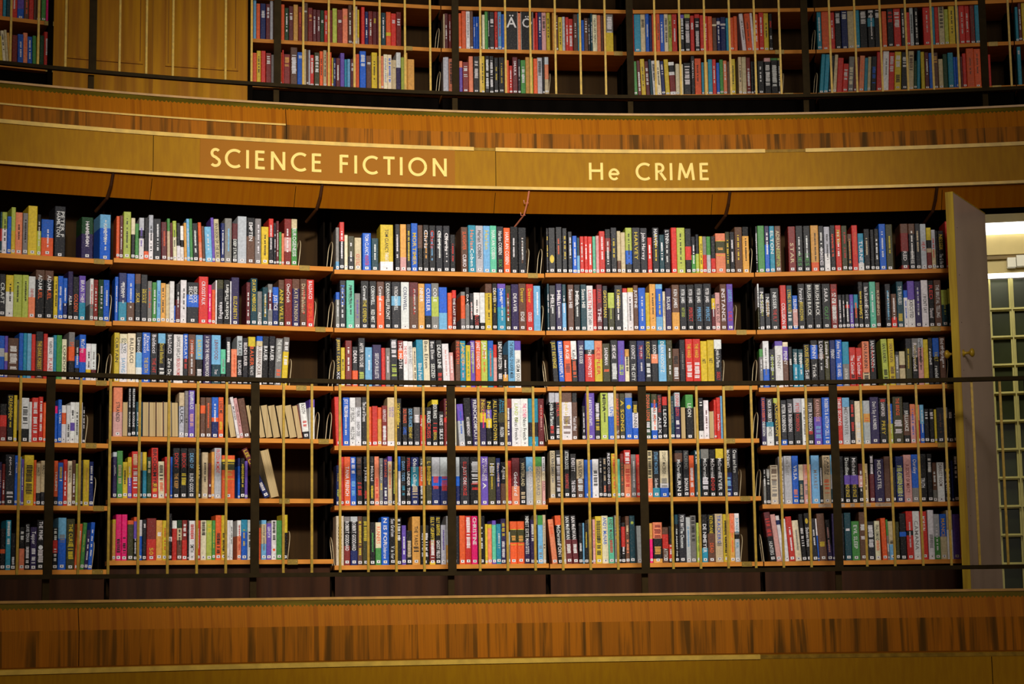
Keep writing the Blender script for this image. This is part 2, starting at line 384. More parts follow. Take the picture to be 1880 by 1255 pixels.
# ------------------------------------------------------------------ bookcases
BAYS = {0: [[-2.5962, 7.8558], [-1.7031, 8.2579]], 1: [[-1.7031, 8.2579], [-0.7462, 8.559]], 2: [[-0.7462, 8.559], [0.2323, 8.7428]], 3: [[0.2323, 8.7428], [1.2306, 8.8094]], 4: [[1.2306, 8.8094], [2.1773, 8.7624]], 5: [[-3.1738, 8.8321], [-2.2369, 9.2657]], 6: [[-1.2836, 9.5885], [-0.276, 9.8131]], 7: [[-0.276, 9.8131], [0.7397, 9.9267]], 8: [[0.7397, 9.9267], [1.7597, 9.9309]], 9: [[1.7597, 9.9309], [2.8089, 9.8204]], 10: [[2.8089, 9.8204], [3.8176, 9.6005]]}
ZS = {(1, 0): 1.5209, (1, 1): 1.5304, (1, 2): 1.5183, (1, 3): 1.5211, (1, 4): 1.5222, (2, 0): 1.2433, (2, 1): 1.2475, (2, 2): 1.2461, (2, 3): 1.2464, (2, 4): 1.2462, (3, 0): 0.9777, (3, 1): 0.9755, (3, 2): 0.977, (3, 3): 0.9827, (3, 4): 0.9723, (4, 0): 0.7003, (4, 1): 0.7331, (4, 2): 0.7039, (4, 3): 0.7329, (4, 4): 0.6989, (5, 0): 0.4269, (5, 1): 0.462, (5, 2): 0.4318, (5, 3): 0.4626, (5, 4): 0.4243, (6, 0): 0.1511, (6, 1): 0.1897, (6, 2): 0.1617, (6, 3): 0.159, (6, 4): 0.1586, (7, 5): 2.9406, (8, 5): 2.699, (7, 6): 2.9406, (8, 6): 2.699, (7, 7): 2.9406, (8, 7): 2.699, (7, 8): 2.9406, (8, 8): 2.699, (7, 9): 2.9406, (8, 9): 2.699, (7, 10): 2.9406, (8, 10): 2.699}
HOLD = [(1, 0, 0.9166), (1, 1, 0.8661), (1, 2, 0.938), (2, 0, 0.9257), (2, 1, 0.94), (2, 3, 0.9287), (2, 4, 0.8375), (3, 0, 0.9347), (3, 1, 0.8516), (3, 2, 0.9009), (3, 3, 0.8584), (3, 4, 0.9038), (4, 0, 0.8936), (4, 1, 0.9551), (4, 3, 0.8588), (4, 4, 0.8488), (5, 0, 0.9314), (5, 1, 0.775), (5, 3, 0.9227), (6, 0, 0.931), (6, 1, 0.8128), (6, 3, 0.921), (7, 5, 1.0131), (7, 6, 0.8512), (7, 7, 0.965), (7, 8, 0.8213), (7, 9, 0.9429), (8, 5, 1.023), (8, 6, 0.9117), (8, 8, 0.8635), (8, 9, 0.9516)]
BEND = [(1, 1, 0.8431), (1, 1, 0.9938), (1, 2, 0.9169), (1, 2, 0.9798), (1, 3, 0.9867), (2, 0, 0.9695), (2, 1, 0.9145), (2, 1, 0.9962), (2, 2, 0.9806), (2, 3, 0.9025), (3, 0, 0.9197), (3, 0, 0.9735), (3, 1, 0.8011), (3, 1, 1.001), (3, 3, 0.004), (3, 3, 0.8361), (3, 3, 0.9931), (3, 4, 0.8834), (4, 0, 0.8723), (4, 1, 0.9299), (4, 1, 0.9881), (4, 3, 0.004), (4, 3, 0.9904), (5, 0, 0.9125), (5, 3, 0.9019), (5, 3, 0.9947), (6, 0, 0.9099), (6, 1, 0.7953), (6, 2, 0.004), (6, 3, 0.8978), (6, 4, 0.004), (7, 6, 1.0168), (7, 8, 1.0133), (8, 6, 1.0207), (8, 7, 0.5832), (8, 8, 0.8329), (8, 8, 1.0165)]
BAY_NAME = {0: 'leftmost lower bookcase', 1: 'second lower bookcase', 2: 'third lower bookcase', 3: 'fourth lower bookcase', 4: 'lower bookcase beside the door',
            5: 'upper bookcase in the left corner', 6: 'upper bookcase beside the wood panelling', 7: 'upper bookcase with the letter signs', 8: 'upper bookcase above He CRIME', 9: 'upper bookcase at right', 10: 'upper bookcase in the right corner'}
def bay_frame(b):
    (ax, ay), (bx, by) = BAYS[b]; u = Vector((bx-ax, by-ay, 0)); L = u.length; u.normalize(); n = Vector((-u.y, u.x, 0))
    M = Matrix(((u.x, n.x, 0, ax), (u.y, n.y, 0, ay), (0, 0, 1, 0), (0, 0, 0, 1)))
    return M, L, math.atan2(u.y, u.x)
def shelf_label(b, row):
    nm = ORD[row-1] if row <= 6 else ('upper' if row == 7 else 'lower')
    return nm
for b in sorted(BAYS):
    M, L, ang = bay_frame(b); low = b <= 4
    z0 = ZE-.02 if low else ZA-.02
    ztop = ZD-.022 if low else 3.95
    root = thing('bookcase', 'wooden bookcase with orange brown shelves and dark back, the ' + BAY_NAME[b].replace('bookcase', 'one').replace('lower one beside', 'lower one beside'), 'bookcase', 'lower gallery bookcases' if low else 'upper gallery bookcases', loc=(BAYS[b][0][0], BAYS[b][0][1], z0), rz=ang)
    rows = range(1, 7) if low else (7, 8)
    dep = .33
    for x0, x1 in ((.001, .008), (L-.008, L-.001)):
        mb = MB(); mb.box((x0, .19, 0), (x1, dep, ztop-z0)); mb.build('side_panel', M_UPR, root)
    mb = MB(); mb.box((.009, dep-.012, 0), (L-.009, dep, ztop-z0)); mb.build('back_panel', M_BACK, root)
    zb = min(ZS[(r_, b)] for r_ in rows)
    mb = MB(); mb.box((.009, .045, 0), (L-.009, .06, zb-.024-z0)); mb.build('plinth', M_PLINTH if low else M_BLACK, root)
    zl = [ZS[(r_, b)] for r_ in rows]
    if not low: zl += [ZS[(7, b)] + .235, ZS[(7, b)] + .52]
    for z in zl:
        mb = MB(); y0 = 0.0; mb.box((.003, y0, z-.0200-z0), (L-.003, dep-.012, z-z0)); sh = mb.build('shelf', M_SHELF, root)
        for (hr, hb, ht) in HOLD:
            if hb == b and abs(ZS[(hr, hb)]-z) < .001:
                hm = MB(); hm.box((ht-.024, -.0035, z-.0225-z0), (ht+.024, .0, z+.0012-z0)); hm.box((ht-.024, -.0035, z-z0), (ht+.024, .005, z+.0012-z0))
                for sx in (-.017, .017): hm.lathe([(0, .0018), (.0014, .001), (.0014, 0)], Matrix.Translation((ht+sx, -.0035, z-.010-z0)) @ Matrix.Rotation(math.pi/2, 4, 'X'), 8, 1)
                hm.build('label_holder', [M_HOLDER, M_STEEL], sh)
        if b == 4 and abs(z-ZS[(5, 4)]) < .001:
            for a, c in ((.262, .322), (.355, .385), (.41, .43), (.455, .505), (.525, .60)):
                hm = MB(); hm.box((a, -.0006, z-.0180-z0), (c, 0, z-.002-z0)); o = hm.build('paper_strip', MATS.get('strip') or mat('strip', rgb(190, 160, 130), .6, .2, noise=(120, .8)), sh); o['label'] = 'worn pale paper strip stuck on the shelf edge'
    if low and b > 0 or b == 4:
        pass
# steel stays between the soffit and the bookcases
for th, wh in ((-.366, 'above the leftmost dividing upright'), (-.252, 'above the second dividing upright'), (-.135, 'between the two signs'), (-.020, 'below the end of He CRIME'), (.097, 'near the open door')):
    pts = [P(th, RA-.272, ZD-.001), P(th-.0008, RA-.255, ZD-.055), P(th-.0022, RA-.225, ZD-.108), P(th-.0062, RA-.13, ZD-.150)]
    mb = MB(); lit = abs(th+.135) < .001; mb.tube(pts, .0042 if lit else .0075, 8)  # one stay has the light on it put into its pinkish colour
    if lit:
        for k, t_ in ((1, 0), (2, 0)):
            q = pts[k]; mb.tube([q + Vector((-.016, 0, .012)), q + Vector((-.014, 0, -.004)), q, q + Vector((.006, 0, -.002))], .002, 6)
    tag(mb.build('soffit_stay', mat('stay_painted_lit', rgb(205, 120, 90), .4, .5, noise=(40, .3)) if lit else M_PLINTH), ('bent stay with two hooks, painted as lit, under the soffit ' if lit else 'dark brown bent metal stay under the soffit ') + wh, 'bracket', 'soffit stays')

# ------------------------------------------------------------------ books
PAL = {'k': (13, 11, 12), 'c': (31, 31, 36), 'g': (126, 122, 118), 'G': (186, 188, 192), 'w': (232, 228, 226), 'i': (232, 218, 182), 'y': (214, 184, 40),
       'l': (178, 190, 76), 'o': (230, 92, 40), 'r': (204, 46, 36), 'R': (124, 34, 28), 'm': (98, 34, 38), 'p': (216, 158, 152), 'P': (232, 20, 112),
       's': (232, 132, 92), 'v': (104, 76, 172), 'V': (46, 34, 78), 'b': (26, 92, 196), 'B': (20, 34, 92), 'u': (112, 172, 212), 't': (40, 138, 166),
       'T': (18, 62, 72), 'q': (96, 190, 154), 'e': (72, 142, 66), 'E': (20, 62, 30), 'n': (98, 64, 46), 'a': (218, 158, 72), 'd': (62, 60, 28), 'z': (204, 184, 144)}
CNAME = {'k': 'black', 'c': 'charcoal', 'g': 'grey', 'G': 'light grey', 'w': 'white', 'i': 'ivory', 'y': 'yellow', 'l': 'lime green', 'o': 'orange', 'r': 'red', 'R': 'dark red',
         'm': 'maroon', 'p': 'pale pink', 'P': 'magenta', 's': 'salmon', 'v': 'violet', 'V': 'dark violet', 'b': 'blue', 'B': 'navy', 'u': 'light blue', 't': 'turquoise',
         'T': 'dark teal', 'q': 'mint green', 'e': 'green', 'E': 'dark green', 'n': 'brown', 'a': 'tan', 'd': 'olive', 'z': 'beige'}
LIN = {k: rgb(*v) for k, v in PAL.items()}
def jitter(c, rnd, a=.10):
    k = 1 + rnd.uniform(-a, a); return (min(1, c[0]*k*(1+rnd.uniform(-.04, .04))), min(1, c[1]*k*(1+rnd.uniform(-.04, .04))), min(1, c[2]*k*(1+rnd.uniform(-.04, .04))), 1)
TITLES = set('DEEP_STATE INVASION_OF_THE_SEA ICE_COLD REDEMPTION CROSSTALK UEL BRAIN_THIEF THE_DARK_FOREST GHOSTMAN BRUSH_BACK COLLISION BLACK_OUT THE_TRAVELERS THE_BRUTAL_TELLING THE_CITY THE_HYPNOTIST SANDMAN RAGE SIEGE DEAD_LINE THE_MOTH THE_RED_COFFIN SIBERIAN_RED BLUE_MONDAY WITNESS OBSESSION BRILLIANCE TRACKERS WINTERLAND FROZEN_MOMENT HALO TRIUMPH DARKSIDE THE_YARD EVIL_SLEEP POINT BURN PLEASANTVILLE A_TAP_ON_THE_WINDOW BROKEN_PROMISE JUST_REVENGE THE_QUEST DARKEST_ROOM BREAKDOWN RUNNER SHADOW_CREEK AFTER_YOU_DIE TRUTH EUROGENESIS CRAFT Zero_Day RED_MIST BLIND_GODS THE_KEEP BEDROCK/SECRET SCAR Blind_Faith GHOST_FIELDS THREE_SECONDS Trust BLACKLANDS'.split())

GCACHE = {}
def glyph(ch):
    if ch in GCACHE: return GCACHE[ch]
    cu = bpy.data.curves.new('glyph', 'FONT'); cu.body = ch; cu.size = 1.0; cu.resolution_u = 2; cu.offset = 0.012
    ob = bpy.data.objects.new('glyph', cu); LINK(ob)
    me = ob.to_mesh(); vs = [(v.co.x, v.co.y) for v in me.vertices]; fs = [tuple(p.vertices) for p in me.polygons]
    xs = [v[0] for v in vs] or [0, .3]
    r_ = (vs, fs, min(xs), max(xs)); ob.to_mesh_clear(); bpy.data.objects.remove(ob); bpy.data.curves.remove(cu)
    GCACHE[ch] = r_; return r_
CAPH = .70
def add_line(mb, text, col, xa, xb, za, zb, y, T, up=False):
    """one line of lettering inside the spine rectangle xa..xb, za(bottom)..zb(top); reads downward (or upward)"""
    L = zb-za; cw = (xb-xa)
    items = []; x = 0.0
    for ch in text:
        if ch == '_' or ch == ' ': x += .32; continue
        vs, fs, x0, x1 = glyph(ch); items.append((vs, fs, x-x0)); x += (x1-x0)+.09
    tot = max(.2, x-.09)
    s = cw/CAPH; sx = L/tot; sx = max(.42*s, min(1.7*s, sx))
    if sx*tot > L*1.02: s *= .85; sx = L/tot
    off = (L-sx*tot)/2; xm = (xa+xb)/2 - s*CAPH/2
    for vs, fs, dx in items:
        n = len(mb.v)
        for (gx, gy) in vs:
            r_ = off+(gx+dx)*sx
            p = (xm+gy*s, y, zb-r_) if not up else (xb-(xm-xa)-gy*s, y, za+r_)
            mb.v.append(tuple(T @ Vector(p)))
        for f in fs:
            mb.f.append(tuple(n+i for i in f)); mb.c.append(col); mb.m.append(0); mb.uv.append(None)
def greek(mb, col, xa, xb, za, zb, y, T, rnd):
    """lettering too small to read: rows of short strokes"""
    z = zb; w = (xb-xa)
    while z > za:
        g = rnd.uniform(.0025, .006)
        if z-g < za: break
        if rnd.random() < .82:
            a = xa+rnd.uniform(0, .12)*w; c = xb-rnd.uniform(0, .12)*w
            mb.quadf([tuple(T @ Vector(p)) for p in ((a, y, z-g), (c, y, z-g), (c, y, z), (a, y, z))], col)
        z -= g+rnd.uniform(.0012, .0022)

def parse_cols(s):
    out = []; z = 0.0; i = 0
    while i < len(s):
        k = s[i]; i += 1; d = ''
        while i < len(s) and s[i].isdigit(): d += s[i]; i += 1
        out.append([k, int(d)/10 if d else None])
    known = sum(v for _, v in out if v is not None); free = [o for o in out if o[1] is None]
    if free:
        for o in free: o[1] = max(.08, (1-known))/len(free)
    tot = sum(max(v, .06) for _, v in out); return [(k, max(v, .06)/tot) for k, v in out]

def book_parts(t, w, h, row, flags, cols, txts, rnd):
    """cover, page block, label and lettering meshes in the book's own frame (x along shelf, y inward, z up)"""
    cover, pages, lab, let = MB(), MB(), MB(), MB(); I = Matrix.Identity(4); lets = [let]
    w /= 1000; h /= 1000; d = min(.165, h*.66) * rnd.uniform(.94, 1.0)
    rev = cols[0] == '#'
    secs = parse_cols(cols.lstrip('#')); base = secs[0][0]
    tb = min(.0022, w*.16)
    ch = min(.0035, w*.22)
    F = (lambda y: d-y) if rev else (lambda y: y)
    out = [(0, d), (0, ch), (ch*.45, ch*.25), (ch, 0), (w-ch, 0), (w-ch*.45, ch*.25), (w, ch), (w, d)]
    inn = [(w-tb, d), (w-tb, tb), (tb, tb), (tb, d)]
    out = [(x, F(y)) for x, y in out]; inn = [(x, F(y)) for x, y in inn]
    zs = [h]; cc = []
    for k, fr in secs:
        cc.append(jitter(LIN[k], rnd)); zs.append(zs[-1]-fr*h)
    zs[-1] = 0.0
    def q(mb, pts, col):
        if rev: pts = pts[::-1]
        mb.quadf(pts, col)
    side = cc[0] if base not in 'w' else cc[-1]
    for i in range(len(cc)):
        za, zb = zs[i], zs[i+1]
        for k in range(len(out)-1):
            (x0, y0), (x1, y1) = out[k], out[k+1]
            col = cc[i]
            q(cover, [(x0, y0, zb), (x1, y1, zb), (x1, y1, za), (x0, y0, za)], col)
    for (x0, y0), (x1, y1) in zip(inn, inn[1:]):
        q(cover, [(x0, y0, 0), (x1, y1, 0), (x1, y1, h), (x0, y0, h)], cc[0])
    ring = [(out[0], inn[3]), (out[1], inn[2]), (out[3], inn[2]), (out[4], inn[1]), (out[6], inn[1]), (out[7], inn[0])]
    o8 = out; loops = [[o8[0], o8[1], inn[2], inn[3]], [o8[1], o8[2], o8[3], inn[2]], [o8[3], o8[4], inn[1], inn[2]], [o8[4], o8[5], o8[6], inn[1]], [o8[6], o8[7], inn[0], inn[1]]]
    for lp in loops:
        q(cover, [(x, y, h) for x, y in lp], cc[0]); q(cover, [(x, y, 0) for x, y in lp][::-1], cc[-1])
    ins = .0035
    pages_y0, pages_y1 = sorted((F(tb), F(d-.004)))
    pages.box((tb, pages_y0, ins), (w-tb, pages_y1, h-ins), LIN['z'])
    if rev: return [cover, pages]
    y = -.0004; xa, xb = ch+w*.06, w-ch-w*.06
    if xb-xa < .004: xa, xb = w*.14, w*.86
    if cols.startswith('o2d3o') or cols.startswith('s2d3') or cols.startswith('o1y0d'):
        for zz in (.80, .44): let.quadf([(ch, y, h*zz), (w-ch, y, h*zz), (w-ch, y, h*zz+.003), (ch, y, h*zz+.003)], LIN['y'])
        greek(let, LIN['a'], w*.2, w*.8, h*.52, h*.66, y, I, rnd)
    for tk in txts:
        let = MB(); lets.append(let)
        if tk[0] == 'x' and len(tk) == 2:
            a = rnd.uniform(.12, .25); b2 = rnd.uniform(.62, .82)
            ww = min(xb-xa, .011); xm = (xa+xb)/2 + rnd.uniform(-.1, .1)*(xb-xa)
            greek(let, jitter(LIN[tk[1]], rnd, .2), xm-ww*.36, xm+ww*.36, h*(1-b2), h*(1-a), y, I, rnd); continue
        p = tk.split('.')
        if len(p) < 2: continue
        col = jitter(LIN.get(p[0], LIN['w']), rnd, .04); body = '.'.join(p[1:-1]) if len(p) > 2 else p[1]
        rng = p[-1] if len(p) > 2 and p[-1].isdigit() else '28'
        if len(rng) < 2: rng = rng+'8'
        a = int(rng[0])/10; b2 = int(rng[1])/10
        if b2 >= .9: b2 = .87
        if a == 0: a = .03
        za, zb = h*(1-b2), h*(1-a)
        if body in ('x', 'o', '*', 'O', 'w'):
            if body == 'x' or body == 'w': greek(let, col, xa, xb, za, zb, y, I, rnd)
            else:
                r_ = min((xb-xa)/2, (zb-za)/2)*.9; cx_, cz_ = (xa+xb)/2, (za+zb)/2
                k2 = 1.9 if (zb-za) > (xb-xa)*2 else 1
                let.quadf([(cx_+r_*math.cos(a_*math.pi/8), y, cz_+k2*r_*math.sin(a_*math.pi/8)) for a_ in range(16)], col)
            continue
        up = body in ('Engelska', 'Deckare/Thrillers')
        chars = body.split('_')
        if len(chars) >= 3 and all(len(c_) == 1 for c_ in chars):   # upright digits stacked down the spine
            hh = (zb-za)/len(chars)
            for i, c_ in enumerate(chars):
                vs, fs, x0, x1 = glyph(c_); s = min(hh*.82/CAPH, (w*.8)/(x1-x0)); n = len(let.v)
                for gx, gy in vs: let.v.append(((w-(x1-x0)*s)/2+(gx-x0)*s, y, zb-hh*(i+1)+gy*s))
                for f in fs: let.f.append(tuple(n+j for j in f)); let.c.append(col); let.m.append(0); let.uv.append(None)
            continue
        lines = body.split('/')
        if up or len(lines) > 1:
            if body == 'Deckare/Thrillers': lines = ['Deckare/Thrillers']
        n_ = len(lines); wd = (xb-xa)
        if row >= 7 and n_ == 1: xa_, xb_ = xa+wd*.18, xb-wd*.18
        else: xa_, xb_ = xa, xb
        for i, ln in enumerate(lines):
            l1 = xb_-(i+1)*(xb_-xa_)/n_ + (.06*wd if n_ > 1 else 0); l2 = xb_-i*(xb_-xa_)/n_
            cwid = min(l2-l1, .016); mid = (l1+l2)/2
            add_line(let, ln, col, mid-cwid/2, mid+cwid/2, za, zb, y, I, up)
    if '!' not in flags:
        lw = min(w*.74, .016); lh = min(.0125, lw*1.05) if row <= 6 else .009; z0 = rnd.uniform(.005, .010) if row <= 6 else rnd.uniform(.004, .012)
        if row >= 7 and rnd.random() < .35: lw = 0
        if lw:
            x0 = (w-lw)/2; lab.quadf([(x0, -.0008, z0), (x0+lw, -.0008, z0), (x0+lw, -.0008, z0+lh), (x0, -.0008, z0+lh)], LIN['w'])
            lab.quadf([(x0+lw*.36, -.0010, z0+lh*.3), (x0+lw*.64, -.0010, z0+lh*.3), (x0+lw*.64, -.0010, z0+lh*.7), (x0+lw*.36, -.0010, z0+lh*.7)], LIN['c'])
    return [cover, pages, lab] + [l_ for l_ in lets if l_.f]

